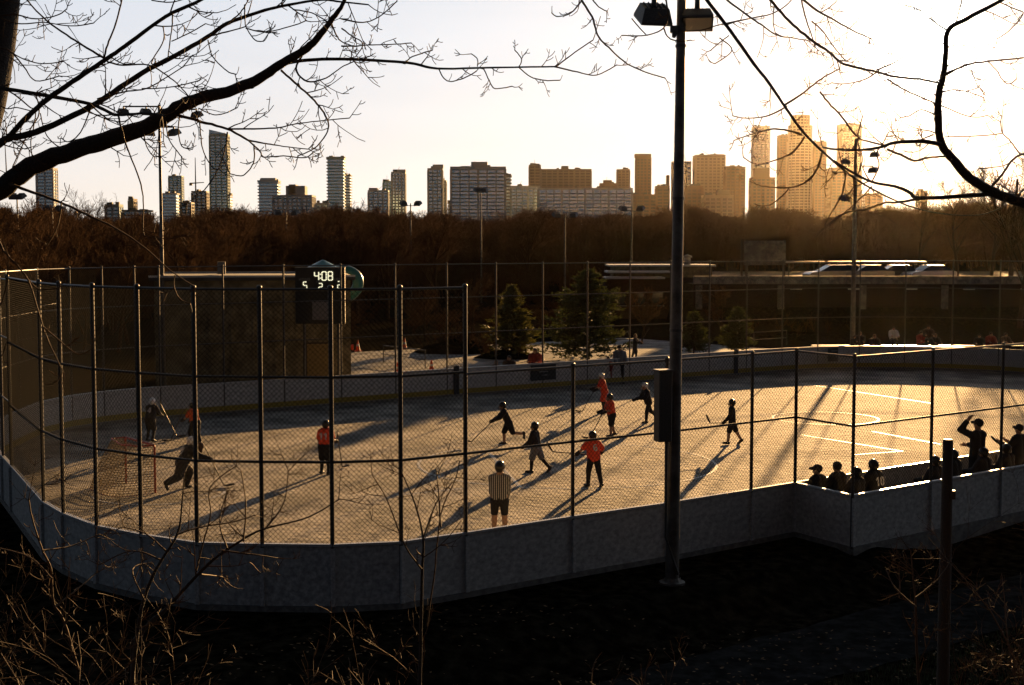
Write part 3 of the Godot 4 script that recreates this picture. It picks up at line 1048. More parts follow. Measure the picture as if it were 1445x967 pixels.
func lettering(called: String, words: String, size: float, m: Material, parent: Node, at: Vector3, b := Basis.IDENTITY, deep := 0.006) -> void:
	var f := SystemFont.new()
	f.font_names = PackedStringArray(["Droid Sans"])
	f.font_weight = 700
	var t := TextMesh.new()
	t.text = words
	t.font = f
	t.font_size = 48
	t.pixel_size = size / 48.0 * 1.35
	t.depth = deep
	t.curve_step = 4.0
	place(part(called, t, m, parent), at, b)
func traffic_cone(label: String, at: Vector3, h: float, lie := 0.0) -> void:
	var o := thing("traffic_cone", label, "traffic cone", at + Vector3.UP * (0.14 if lie > 0.0 else 0.0), 0.6, "orange traffic cones")
	if lie > 0.0: o.rotation.z = lie
	var s := Shape.new()
	s.bevel_box(Vector3(0, 0.02, 0), Vector3(0.36, 0.04, 0.36), Basis.IDENTITY, 0.01)
	part("base", s, M.cone, o)
	s = Shape.new()
	s.lathe(Vector3.ZERO, [Vector2(0.14, 0.04), Vector2(0.09, h * 0.45)], 14)
	s.lathe(Vector3.ZERO, [Vector2(0.068, h * 0.65), Vector2(0.03, h), Vector2(0.0, h)], 14)
	part("body", s, M.cone, o)
	s = Shape.new()
	s.lathe(Vector3.ZERO, [Vector2(0.09, h * 0.45), Vector2(0.068, h * 0.65)], 14)
	part("reflective_band", s, M.cone_band, o)
func parked_car(label: String, at: Vector3, turn: float, m: String) -> void:
	var o := thing("parked_car", label, "car", at, turn, "cars parked on the terrace")
	var s := Shape.new()
	var lw := [[-2.1, 0.55, 0.72], [-2.15, 0.35, 0.9], [-1.9, 0.32, 0.98], [-1.2, 0.32, 1.0], [0.9, 0.32, 0.98], [1.9, 0.34, 0.88], [2.15, 0.4, 0.72]]
	for a in lw.size() - 1:
		var p: Array = lw[a]
		var q: Array = lw[a + 1]
		for sd in [-1.0, 1.0]:
			var w: float = 0.86 * sd
			if sd > 0: s.quad(Vector3(p[0], p[1], w), Vector3(q[0], q[1], w), Vector3(q[0], q[2], w), Vector3(p[0], p[2], w))
			else: s.quad(Vector3(q[0], q[1], w), Vector3(p[0], p[1], w), Vector3(p[0], p[2], w), Vector3(q[0], q[2], w))
		s.quad(Vector3(p[0], p[2], 0.86), Vector3(q[0], q[2], 0.86), Vector3(q[0], q[2], -0.86), Vector3(p[0], p[2], -0.86))
	s.quad(Vector3(2.15, 0.4, 0.86), Vector3(2.15, 0.4, -0.86), Vector3(2.15, 0.72, -0.86), Vector3(2.15, 0.72, 0.86))
	s.quad(Vector3(-2.1, 0.55, -0.86), Vector3(-2.1, 0.55, 0.86), Vector3(-2.1, 0.72, 0.86), Vector3(-2.1, 0.72, -0.86))
	part("body", s, M[m], o)
	s = Shape.new()
	var c0 := [Vector2(-1.75, 0.96), Vector2(-1.05, 1.40), Vector2(0.25, 1.44), Vector2(1.1, 0.98)]
	for a in 3:
		s.quad(Vector3(c0[a].x, c0[a].y, 0.70), Vector3(c0[a + 1].x, c0[a + 1].y, 0.70), Vector3(c0[a + 1].x, c0[a + 1].y, -0.70), Vector3(c0[a].x, c0[a].y, -0.70))
	for sd in [-1.0, 1.0]:
		var z: float = 0.70 * sd
		var z2: float = 0.80 * sd
		if sd > 0: s.quad(Vector3(c0[0].x, c0[0].y, z2), Vector3(c0[3].x, c0[3].y, z2), Vector3(c0[2].x, c0[2].y, z), Vector3(c0[1].x, c0[1].y, z))
		else: s.quad(Vector3(c0[3].x, c0[3].y, z2), Vector3(c0[0].x, c0[0].y, z2), Vector3(c0[1].x, c0[1].y, z), Vector3(c0[2].x, c0[2].y, z))
	part("windows", s, M.car_glass, o)
	s = Shape.new()
	s.bevel_box(Vector3(-0.4, 1.44, 0), Vector3(1.35, 0.06, 1.36), Basis.IDENTITY, 0.02)
	part("roof", s, M[m], o)
	for w in [[-1.35, 0.8], [1.35, 0.8], [-1.35, -0.8], [1.35, -0.8]]:
		s = Shape.new()
		s.tube([Vector3(w[0], 0.32, w[1] - 0.1), Vector3(w[0], 0.32, w[1] + 0.1)], [0.32, 0.32], 14)
		var wh := part("wheel", s, M.tyre, o)
		s = Shape.new()
		s.tube([Vector3(w[0], 0.32, w[1] - 0.108), Vector3(w[0], 0.32, w[1] + 0.108)], [0.19, 0.19], 10)
		part("rim", s, M.car_silver, wh)
	for z in [0.62, -0.62]:
		s = Shape.new()
		s.ball(Vector3(2.12, 0.68, z), Vector3(0.07, 0.07, 0.14))
		part("headlight", s, M.lamp_glass, o)
func build_beyond() -> void:
	# pale paving behind the far boards
	var s := Shape.new()
	var a0 := 5.0
	while a0 < 46.0:
		var row := []
		for e in [[a0, 27.7], [a0 + 3.0, 27.7], [a0 + 3.0, 50.0], [a0, 50.0]]:
			var p: Vector2 = NEAR0 + ALONG * e[0] + ACROSS * e[1]
			p.y = minf(p.y, 94.0)
			p.x = maxf(p.x, -0.165 * p.y)
			row.append(Vector3(p.x, 0.004, -p.y))
		s.quad(row[0], row[1], row[2], row[3])
		a0 += 3.0
	struct("paved_plaza", s, M.plaza)
	# grass and shrub islands on the paving: real mounds
	for isl in [[g(645, 497), 2.6, 2.0, 0.7, "dark shrub bed on the paving behind the orange cones"], [g(715, 505), 1.9, 1.4, 0.4, "planting bed below the bushy spruce on the left"], [g(1120, 478), 6.0, 2.2, 0.4, "low planted bed right of the small spruces"]]:
		var at: Vector3 = isl[0]
		var ms := Shape.new()
		var prev := []
		for ri in 6:
			var f := ri / 5.0
			var rowp := []
			for k in 28:
				var an := TAU * k / 28.0
				var wob := 1.0 + 0.14 * noise.get_noise_2d(cos(an) * 40.0 + at.x * 5.0, sin(an) * 40.0)
				var hh: float = isl[3] * cos(f * PI * 0.5) * (1.0 + 0.4 * noise.get_noise_2d(k * 13.0, ri * 31.0))
				rowp.append(at + Vector3(cos(an) * isl[1] * f * wob, hh if ri < 5 else -0.05, sin(an) * isl[2] * f * wob))
			if prev:
				for k in 28:
					var k2 := (k + 1) % 28
					ms.quad(prev[k], prev[k2], rowp[k2], rowp[k])
			prev = rowp
		var io := thing("planting_bed", isl[4], "planting bed", Vector3.ZERO, 0.0, "beds on the plaza")
		part("earth", ms, M.soil, io)
		var tw := Shape.new()
		var dump := Shape.new()
		for k in 14:
			var an := rng.randf() * TAU
			var rr := sqrt(rng.randf()) * 0.85
			grow(tw, tw, at + Vector3(cos(an) * isl[1] * rr, isl[3] * (1.0 - rr) - 0.05, sin(an) * isl[2] * rr), Vector3(rng.randf_range(-0.4, 0.4), 1, rng.randf_range(-0.4, 0.4)).normalized(), rng.randf_range(0.6, 1.2), 0.02, 1, rng, [0, 5, 4, 3], 0.006)
		stuff(part("brushwood", tw, M.far_twig, io))
	# spruces
	spruce("largest spruce, full and sunlit at its edges, right of centre", g(830, 507), 4.9, 1.9, "needle", 1, 2.6)
	spruce("thinner spruce left of the largest one, behind the far fence", g(722, 505), 4.0, 1.3, "needle_pale", 2, 1.9)
	spruce("small spruce just right of the near lamp pole", g(979, 499), 2.35, 0.85, "needle", 3, 1.5)
	spruce("small pointed spruce second right of the near lamp pole", g(1041, 497), 2.6, 1.0, "needle", 4, 1.5)
	# club building on the left
	var bd := 59.0
	var bx0 := (199.0 - 722.5) / FOCAL * bd
	var bx1 := (472.0 - 722.5) / FOCAL * bd
	var o := thing("club_building", "low flat-roofed club building with sunlit roof edge behind the scoreboard", "building", Vector3((bx0 + bx1) * 0.5, 0, -bd - 4.0), 0.16)
	var w := bx1 - bx0
	s = Shape.new()
	s.box(Vector3(0, 2.35, 0), Vector3(w, 4.7, 8.0))
	part("wall", s, M.stucco, o)
	s = Shape.new()
	s.bevel_box(Vector3(0, 4.77, 0), Vector3(w + 0.4, 0.14, 8.4), Basis.IDENTITY, 0.02)
	var rf := part("roof", s, M.roof_gravel, o)
	s = Shape.new()
	s.box(Vector3(0, 4.88, -4.16), Vector3(w + 0.4, 0.08, 0.06)); s.box(Vector3(0, 4.88, 4.16), Vector3(w + 0.4, 0.08, 0.06))
	part("roof_trim", s, M.roof_edge, rf)
	s = Shape.new()
	s.box(Vector3(-1.5, 5.15, -1.0), Vector3(0.35, 0.55, 0.35))
	part("chimney", s, M.concrete, rf)
	s = Shape.new()
	s.box(Vector3(2.7, 1.05, 4.02), Vector3(1.05, 1.95, 0.05))
	var dr := part("door", s, M.door_yellow, o)
	s = Shape.new()
	s.tube([Vector3(3.1, 1.0, 4.07), Vector3(3.1, 1.16, 4.07)], [0.015, 0.015], 6)
	part("handle", s, M.steel, dr)
	s = Shape.new()
	for e in [[2.155, 1.05, 0.06, 2.07], [3.245, 1.05, 0.06, 2.07], [2.7, 2.06, 1.15, 0.06]]:
		s.box(Vector3(e[0], e[1], 4.03), Vector3(e[2], e[3], 0.09))
	part("door_frame", s, M.wood_post, dr)
	for k in 9:
		s = Shape.new()
		s.box(Vector3(-w * 0.5 + 0.45 + k * (w - 0.9) / 8.0, 2.3, 4.03), Vector3(0.10, 4.6, 0.05))
		if k != 7: part("wall_rib", s, M.stucco, o)
	# scoreboard
	var sd := 57.2
	var c := pt(452, 417.5, sd)
	o = thing("scoreboard", "black electronic scoreboard showing 4:08 with home 5 guest 2", "scoreboard", Vector3(c.x, 0, c.z))
	s = Shape.new()
	s.bevel_box(Vector3(0, c.y, 0), Vector3(2.0, 2.26, 0.16), Basis.IDENTITY, 0.015)
	part("panel", s, M.score_black, o)
	s = Shape.new()
	s.box(Vector3(0, c.y + 1.14, 0), Vector3(2.02, 0.03, 0.22))
	part("top_trim", s, M.steel, o)
	for px in [-0.68, 0.70]:
		s = Shape.new()
		s.tube([Vector3(px, 0, -0.14), Vector3(px, c.y + 1.0, -0.14)], [0.055, 0.055], 8)
		part("post", s, M.steel, o)
	var y1 := c.y + 0.80
	s = Shape.new()
	seg_digit(s, "4", Vector3(-0.13, y1, 0.1), 0.34)
	seg_digit(s, "0", Vector3(0.17, y1, 0.1), 0.34)
	seg_digit(s, "8", Vector3(0.42, y1, 0.1), 0.34)
	s.box(Vector3(0.02, y1 + 0.07, 0.1), Vector3(0.05, 0.05, 0.02)); s.box(Vector3(0.02, y1 - 0.09, 0.1), Vector3(0.05, 0.05, 0.02))
	part("clock_digits", s, M.digit, o)
	for dg in [["5", -0.60, c.y + 0.42], ["2", 0.02, c.y + 0.36], ["2", 0.78, c.y + 0.44]]:
		s = Shape.new()
		seg_digit(s, dg[0], Vector3(dg[1], dg[2], 0.1), 0.28)
		part("score_digit", s, M.digit, o)
	lettering("lettering", "HOME", 0.12, M.score_text, o, Vector3(-0.62, c.y + 0.66, 0.085))
	lettering("lettering", "GUEST", 0.12, M.score_text, o, Vector3(0.70, c.y + 0.66, 0.085))
	lettering("lettering", "PERIOD", 0.07, M.score_text, o, Vector3(0.02, c.y + 0.56, 0.085))
	s = Shape.new()
	s.box(Vector3(0.04, c.y - 0.6, 0.09), Vector3(0.72, 0.74, 0.012))
	part("poster", s, M.poster, o)
	# playground slide with teal roof, behind the scoreboard
	var ps := 70.0
	var pc := pt(470, 385, ps)
	o = thing("playground_slide", "teal roofed playground slide with glossy rounded tube behind the scoreboard", "slide", Vector3(pc.x, 0, pc.z))
	s = Shape.new()
	s.lathe(Vector3(-0.5, pc.y + 0.05, 0), [Vector2(1.15, 0.0), Vector2(1.1, 0.06), Vector2(0.12, 0.55), Vector2(0.0, 0.6)], 16)
	part("roof", s, M.teal, o)
	s = Shape.new()
	var tube := spline([Vector3(-0.3, pc.y - 0.05, 0), Vector3(0.6, pc.y + 0.10, 0.1), Vector3(1.1, pc.y - 0.1, 0.15), Vector3(1.25, pc.y - 0.5, 0.2), Vector3(1.0, pc.y - 1.0, 0.1), Vector3(0.0, pc.y - 1.6, -0.6), Vector3(-0.8, pc.y - 2.4, 0.0), Vector3(-0.4, 0.6, 0.6)], 5)
	s.tube(tube, _fill(tube.size(), 0.27), 20)
	part("tube", s, M.teal, o)
	s = Shape.new()
	s.bevel_box(Vector3(-0.5, pc.y - 1.4, 0), Vector3(1.9, 0.12, 1.7), Basis.IDENTITY, 0.02)
	part("platform", s, M.slide_green, o)
	for e in [[-1.3, 0.7], [0.3, 0.7], [-1.3, -0.7], [0.3, -0.7]]:
		s = Shape.new()
		s.tube([Vector3(e[0], 0, e[1]), Vector3(e[0], pc.y + 0.1, e[1])], [0.06, 0.06], 8)
		part("post", s, M.steel, o)
	# orange cones
	traffic_cone("orange traffic cone leftmost on the sunlit paving", g(487, 497), 0.62)
	traffic_cone("orange traffic cone second from the left beside the fallen one", g(505, 496), 0.66)
	traffic_cone("orange traffic cone lying on its side between the two left cones", g(497, 494), 0.6, 1.45)
	traffic_cone("orange traffic cone standing by the shrub bed", g(571, 493), 0.66)
	traffic_cone("orange traffic cone close behind the far boards, left one", g(561, 529), 0.6)
	traffic_cone("orange traffic cone close behind the far boards, right one", g(609, 524), 0.55)
	# low handrails by the paths
	for hr in [[[541, 512], [600, 520], "low pipe rail near the cones"], [[868, 503], [896, 500], "short pipe rail next to the boy beyond the boards"], [[1064, 490], [1110, 487], "sunlit low rail right of the small spruces"]]:
		var p := g(hr[0][0], hr[0][1])
		var q := g(hr[1][0], hr[1][1])
		var ho := thing("pipe_rail", hr[2], "railing", p, 0.0, "pipe rails on the plaza")
		var e := q - p
		s = Shape.new()
		s.tube([Vector3(0, 0, 0), Vector3(0, 0.9, 0), e + Vector3(0, 0.9, 0), e], [0.03, 0.03, 0.03, 0.03], 6)
		part("top_pipe", s, M.steel, ho)
		s = Shape.new()
		s.tube([Vector3(0, 0.45, 0), e + Vector3(0, 0.45, 0)], [0.022, 0.022], 6)
		part("middle_pipe", s, M.steel, ho)
	# grandstand rail on the far left
	var lp := pt(25, 438, 52.0)
	var lq := pt(80, 428, 54.0)
	o = thing("goal_frame", "thin pale pipe frame behind the far left fence", "frame", Vector3(lp.x, 0, lp.z))
	var lr := lq - lp
	lr.y = 0
	s = Shape.new()
	s.tube([Vector3(0, 0, 0), Vector3(0, lp.y, 0), lr + Vector3(0, lq.y, 0), lr], [0.03, 0.03, 0.03, 0.03], 6)
	part("frame", s, M.steel, o)
	s = Shape.new()
	s.tube([Vector3(0, lp.y - 1.1, 0), lr + Vector3(0, lq.y - 1.2, 0)], [0.025, 0.025], 6)
	part("cross_pipe", s, M.steel, o)
	# retaining wall of the car park terrace
	o = thing("retaining_wall", "long dark retaining wall with pale concrete parapet below parked cars", "wall", Vector3(14.2, 0, -111.0))
	s = Shape.new()
	s.box(Vector3(40.0, 1.55, 0), Vector3(80.0, 3.1, 0.5))
	part("wall_face", s, M.brick_dark, o)
	for k in 24:
		s = Shape.new()
		s.bevel_box(Vector3(1.6 + k * 3.2, 3.42, 0.04), Vector3(3.185, 0.62, 0.45), Basis.IDENTITY, 0.02)
		part("parapet_panel", s, M.concrete, o)
	for k in 13:
		s = Shape.new()
		s.box(Vector3(0.4 + k * 6.4, 1.5, 0.36), Vector3(0.5, 3.0, 0.24))
		part("buttress", s, M.concrete_old, o)
	for k in 6:
		s = Shape.new()
		s.box(Vector3(8.0 + k * 4.5, 2.72, 0.30), Vector3(0.9, 0.10, 0.10))
		part("wall_light_box", s, M.roof_edge, o)
	# cars on the terrace
	var cars := [[1172, 118.0, 0.15, "car_silver", "silver car parked first from the left above the parapet"], [1192, 119.5, 0.1, "car_dark", "dark car parked second from the left above the parapet"], [1222, 118.5, 0.2, "car_silver", "silver car parked right of the far lamp pole"], [1262, 119.0, 0.05, "car_dark", "dark car parked midway along the parapet"], [1310, 118.0, 0.3, "car_white", "white car parked near the right border"]]
	for cr in cars:
		var x: float = (cr[0] - 722.5) / FOCAL * cr[1]
		parked_car(cr[4], Vector3(x, ground_h(x, cr[1]) + 0.03, -cr[1]), PI + cr[2], cr[3])
	s = Shape.new()
	s.quad(Vector3(14.5, 3.012, -112.8), Vector3(100, 3.012, -112.8), Vector3(100, 3.012, -168), Vector3(14.5, 3.012, -168))
	struct("car_park", s, M.lot)
	# long shelter roof behind the cars
	var cx0 := (1104.0 - 722.5) / FOCAL * 134.0
	var cx1 := (1300.0 - 722.5) / FOCAL * 134.0
	o = thing("shelter", "long flat shelter roof on slanted props behind the parked cars", "shelter", Vector3((cx0 + cx1) * 0.5, 3.0, -134.0))
	var cw := cx1 - cx0
	s = Shape.new()
	s.bevel_box(Vector3(0, 1.55, 0), Vector3(cw, 0.16, 3.4), Basis.IDENTITY, 0.03)
	part("roof", s, M.roof_edge, o)
	for k in 6:
		var x := -cw * 0.5 + 0.6 + k * (cw - 1.2) / 5.0
		s = Shape.new()
		s.tube([Vector3(x, 0, 0), Vector3(x, 1.48, 0)], [0.07, 0.07], 6)
		s.tube([Vector3(x, 0.7, 0), Vector3(x + 0.9, 1.48, 0.2)], [0.05, 0.05], 5)
		part("prop", s, M.steel, o)
	# low pavilion left of the lamp pole
	var vx0 := (846.0 - 722.5) / FOCAL * 118.0
	var vx1 := (1010.0 - 722.5) / FOCAL * 118.0
	o = thing("pavilion", "low pavilion with layered pale flat roofs left of the lamp pole", "building", Vector3((vx0 + vx1) * 0.5, 0, -118.0))
	var vw := vx1 - vx0
	s = Shape.new()
	s.box(Vector3(0, 1.7, -2.5), Vector3(vw - 1.0, 3.4, 5.0))
	part("wall", s, M.brick_dark, o)
	for e in [[0.5, 4.42, -3.5, vw * 0.93, 5.0], [-1.6, 3.92, -1.0, vw * 0.55, 4.0], [-2.0, 3.45, 0.2, vw * 0.5, 3.4]]:
		s = Shape.new()
		s.bevel_box(Vector3(e[0], e[1], e[2]), Vector3(e[3], 0.16, e[4]), Basis.IDENTITY, 0.03)
		part("flat_roof", s, M.roof_edge, o)
	s = Shape.new()
	s.box(Vector3(0.6, 3.9, -3.6), Vector3(vw * 0.86, 0.9, 4.0))
	part("upper_wall", s, M.stucco, o)
	s = Shape.new()
	s.tube([Vector3(2.7, 4.5, -2.0), Vector3(2.7, 5.1, -2.0)], [0.28, 0.28], 10)
	s.lathe(Vector3(2.7, 5.1, -2.0), [Vector2(0.42, 0.0), Vector2(0.38, 0.12), Vector2(0.0, 0.28)], 10)
	part("roof_vent", s, M.concrete, o)
	for k in 5:
		s = Shape.new()
		s.box(Vector3(-vw * 0.32 + k * vw * 0.16, 1.7, 0.02), Vector3(0.9, 1.1, 0.05))
		var wi := part("window", s, M.car_glass, o)
		s = Shape.new()
		s.box(Vector3(-vw * 0.32 + k * vw * 0.16, 1.1, 0.06), Vector3(1.1, 0.08, 0.14))
		part("sill", s, M.concrete, wi)
	# big notice board
	var nc := pt(1076, 357, 122.0)
	o = thing("notice_hoarding", "grey hoarding on tall timber posts above the left end of parapet", "sign", Vector3(nc.x, ground_h(nc.x, 122.0), nc.z))
	var ny := nc.y - ground_h(nc.x, 122.0)
	s = Shape.new()
	s.bevel_box(Vector3(0.2, ny, 0), Vector3(3.6, 2.1, 0.12), Basis.IDENTITY, 0.02)
	part("panel", s, M.concrete_old, o)
	for x in [-1.75, -1.35, 1.9]:
		s = Shape.new()
		s.box(Vector3(x, ny * 0.5 + 0.55, -0.14), Vector3(0.18, ny + 1.2, 0.14))
		part("post", s, M.wood_post, o)
	# bleacher for spectators behind the far right boards
	var bp := on_far(1290)
	for e in [[1262, 2.2, 9.0, "long low bench with sunlit planks behind the far right boards", 0.0], [1385, 2.6, 5.5, "shorter bench behind the far boards near the right border", 0.0]]:
		var at := pt(e[0], 470, 79.5)
		o = thing("spectator_bench", e[3], "bench", Vector3(at.x, 0, at.z - 0.4), -0.05, "spectator benches")
		for k in 2:
			s = Shape.new()
			s.bevel_box(Vector3(0, 0.48, -0.2 + k * 0.24), Vector3(e[2], 0.05, 0.2), Basis.IDENTITY, 0.01)
			part("plank", s, M.bench_top, o)
		for k in 4:
			s = Shape.new()
			s.box(Vector3(-e[2] * 0.45 + k * e[2] * 0.3, 0.225, -0.08), Vector3(0.08, 0.45, 0.36))
			part("leg", s, M.steel, o)
	# players bench inside the box
	var b0: Vector3 = near_posts[13]
	var dirn: Vector3 = (near_posts[13] - near_posts[9]).normalized()
	var outw := Vector3(-dirn.z, 0, dirn.x)
	if outw.z < 0.0: outw = -outw
	o = thing("players_bench", "dark bench with raised floor inside the players box", "bench", b0 + dirn * 5.2 + outw * 0.86, yaw_to(dirn.x, dirn.z))
	s = Shape.new()
	s.bevel_box(Vector3(0, 0.11, 0), Vector3(9.4, 0.2, 1.3), Basis.IDENTITY, 0.01)
	part("floor", s, M.wood_post, o)
	s = Shape.new()
	s.bevel_box(Vector3(0, 0.58, 0.3), Vector3(9.0, 0.05, 0.3), Basis.IDENTITY, 0.01)
	part("seat", s, M.wood_post, o)
	for k in 5:
		s = Shape.new()
		s.box(Vector3(-4.2 + k * 2.1, 0.385, 0.3), Vector3(0.08, 0.345, 0.26))
		part("leg", s, M.steel, o)

# ---------------------------------------------------------------- goal
func build_goal() -> void:
	var p0 := g(219, 697)      # near front post foot
	var dirn: Vector3 = Vector3(ALONG.x, 0, -ALONG.y)
	var ac := Vector3(ACROSS.x, 0, -ACROSS.y)
	var o := thing("hockey_goal", "red framed hockey goal with sagging net at the left end", "goal", p0)
	var w := 1.83
	var h := 1.22
	var dp := 1.1
	var A := Vector3.ZERO
	var B := ac * w
	var up := Vector3.UP * h
	var back := -dirn * dp
	var s := Shape.new()
	s.tube([A, A + up * 0.96, A + up + ac * 0.04, B + up - ac * 0.04, B + up * 0.96, B], [0.03, 0.03, 0.03, 0.03, 0.03, 0.03], 8)
	part("front_frame", s, M.net_red, o)
	s = Shape.new()
	s.tube(spline([A, A + back * 0.75 - ac * 0.05, A + back + ac * 0.4, B + back - ac * 0.4, B + back * 0.75 + ac * 0.05, B], 4), _fill(21, 0.026), 8)
	part("base_frame", s, M.net_red, o)
	s = Shape.new()
	s.tube([A + up, A + up + back * 0.35, A + up * 0.96 + back * 0.45 + ac * w * 0.5, B + up + back * 0.35, B + up], [0.02, 0.02, 0.02, 0.02, 0.02], 6)
	part("top_shelf", s, M.net_red, o)
	s = Shape.new()
	var nu := 26
	var nv := 20
	var grid := []
	for u in nu + 1:
		var row := []
		var f := float(u) / nu
		var cpos := A + ac * w * f
		for v in nv + 1:
			var q := float(v) / nv
			var bow := sin(f * PI)
			var yy := h * (1.0 - q) + 0.02
			var bb := lerpf(0.36, 1.0, pow(q, 0.8)) * lerpf(0.78, 1.0, minf(1.0, bow * 2.0)) + 0.04 * sin(q * PI)
			row.append(cpos + back * bb + Vector3.UP * yy)
		grid.append(row)
	for row in grid: s.tube(row, _fill(nv + 1, 0.0095), 3, false)
	for v in nv + 1:
		var col := []
		for u in nu + 1: col.append(grid[u][v])
		s.tube(col, _fill(nu + 1, 0.0095), 3, false)
	for sdz in [0, nu]:
		for v in range(0, nv + 1):
			var q := float(v) / nv
			var edge: Vector3 = (A if sdz == 0 else B) + Vector3.UP * (h * (1.0 - q) + 0.02)
			s.tube([edge, grid[sdz][v]], [0.0095, 0.0095], 3, false)
		for k in range(1, 7):
			var e0: Vector3 = (A if sdz == 0 else B) + up
			var e1: Vector3 = A if sdz == 0 else B
			var t0: Vector3 = e0.lerp(grid[sdz][0], k / 7.0)
			var t1: Vector3 = e1.lerp(grid[sdz][nv], k / 7.0)
			s.tube([t0, t1], [0.0095, 0.0095], 3, false)
	stuff(part("net", s, M.net_cord, o))
func _fill(n: int, v: float) -> Array:
	var a := []
	a.resize(n)
	a.fill(v)
	return a

# ---------------------------------------------------------------- lamp poles
func flood(root: Node3D, at: Vector3, w: float, tilt: float, turn: float, stem: float) -> void:
	var b := Basis(Vector3.UP, turn) * Basis(Vector3.RIGHT, tilt)
	var s := Shape.new()
	s.tube([at + Vector3.UP * stem, at + Vector3.UP * stem * 0.5, at + b * Vector3(0, w * 0.18, 0)], [w * 0.07, w * 0.09, w * 0.12], 8)
	var br := part("bracket", s, M.lamp_housing, root)
	s = Shape.new()
	# tapered housing: narrow back, wide lens
	var r0 := [Vector3(-0.40, 0.24, -0.32), Vector3(0.40, 0.24, -0.32), Vector3(0.40, 0.24, 0.20), Vector3(-0.40, 0.24, 0.20)]
	var r1 := [Vector3(-0.5, -0.14, -0.42), Vector3(0.5, -0.14, -0.42), Vector3(0.5, -0.14, 0.42), Vector3(-0.5, -0.14, 0.42)]
	var r2 := [Vector3(-0.5, -0.22, -0.42), Vector3(0.5, -0.22, -0.42), Vector3(0.5, -0.22, 0.42), Vector3(-0.5, -0.22, 0.42)]
	for pair in [[r1, r0], [r2, r1]]:
		for k in 4:
			var k2 := (k + 1) % 4
			var lo: Array = pair[0]
			var hi: Array = pair[1]
			s.quad(at + b * (lo[k2] * w), at + b * (lo[k] * w), at + b * (hi[k] * w), at + b * (hi[k2] * w))
	s.quad(at + b * (r0[3] * w), at + b * (r0[2] * w), at + b * (r0[1] * w), at + b * (r0[0] * w))
	for k in 5:
		s.box(at + b * (Vector3(-0.3 + k * 0.15, 0.26, -0.06) * w), Vector3(0.02, 0.06, 0.46) * w, b)
	var hs := part("floodlight", s, M.lamp_housing, root)
	s = Shape.new()
	s.box(at + b * (Vector3(0, -0.226, 0) * w), Vector3(0.9, 0.012, 0.76) * w, b)
	part("lens", s, M.lamp_glass, hs)
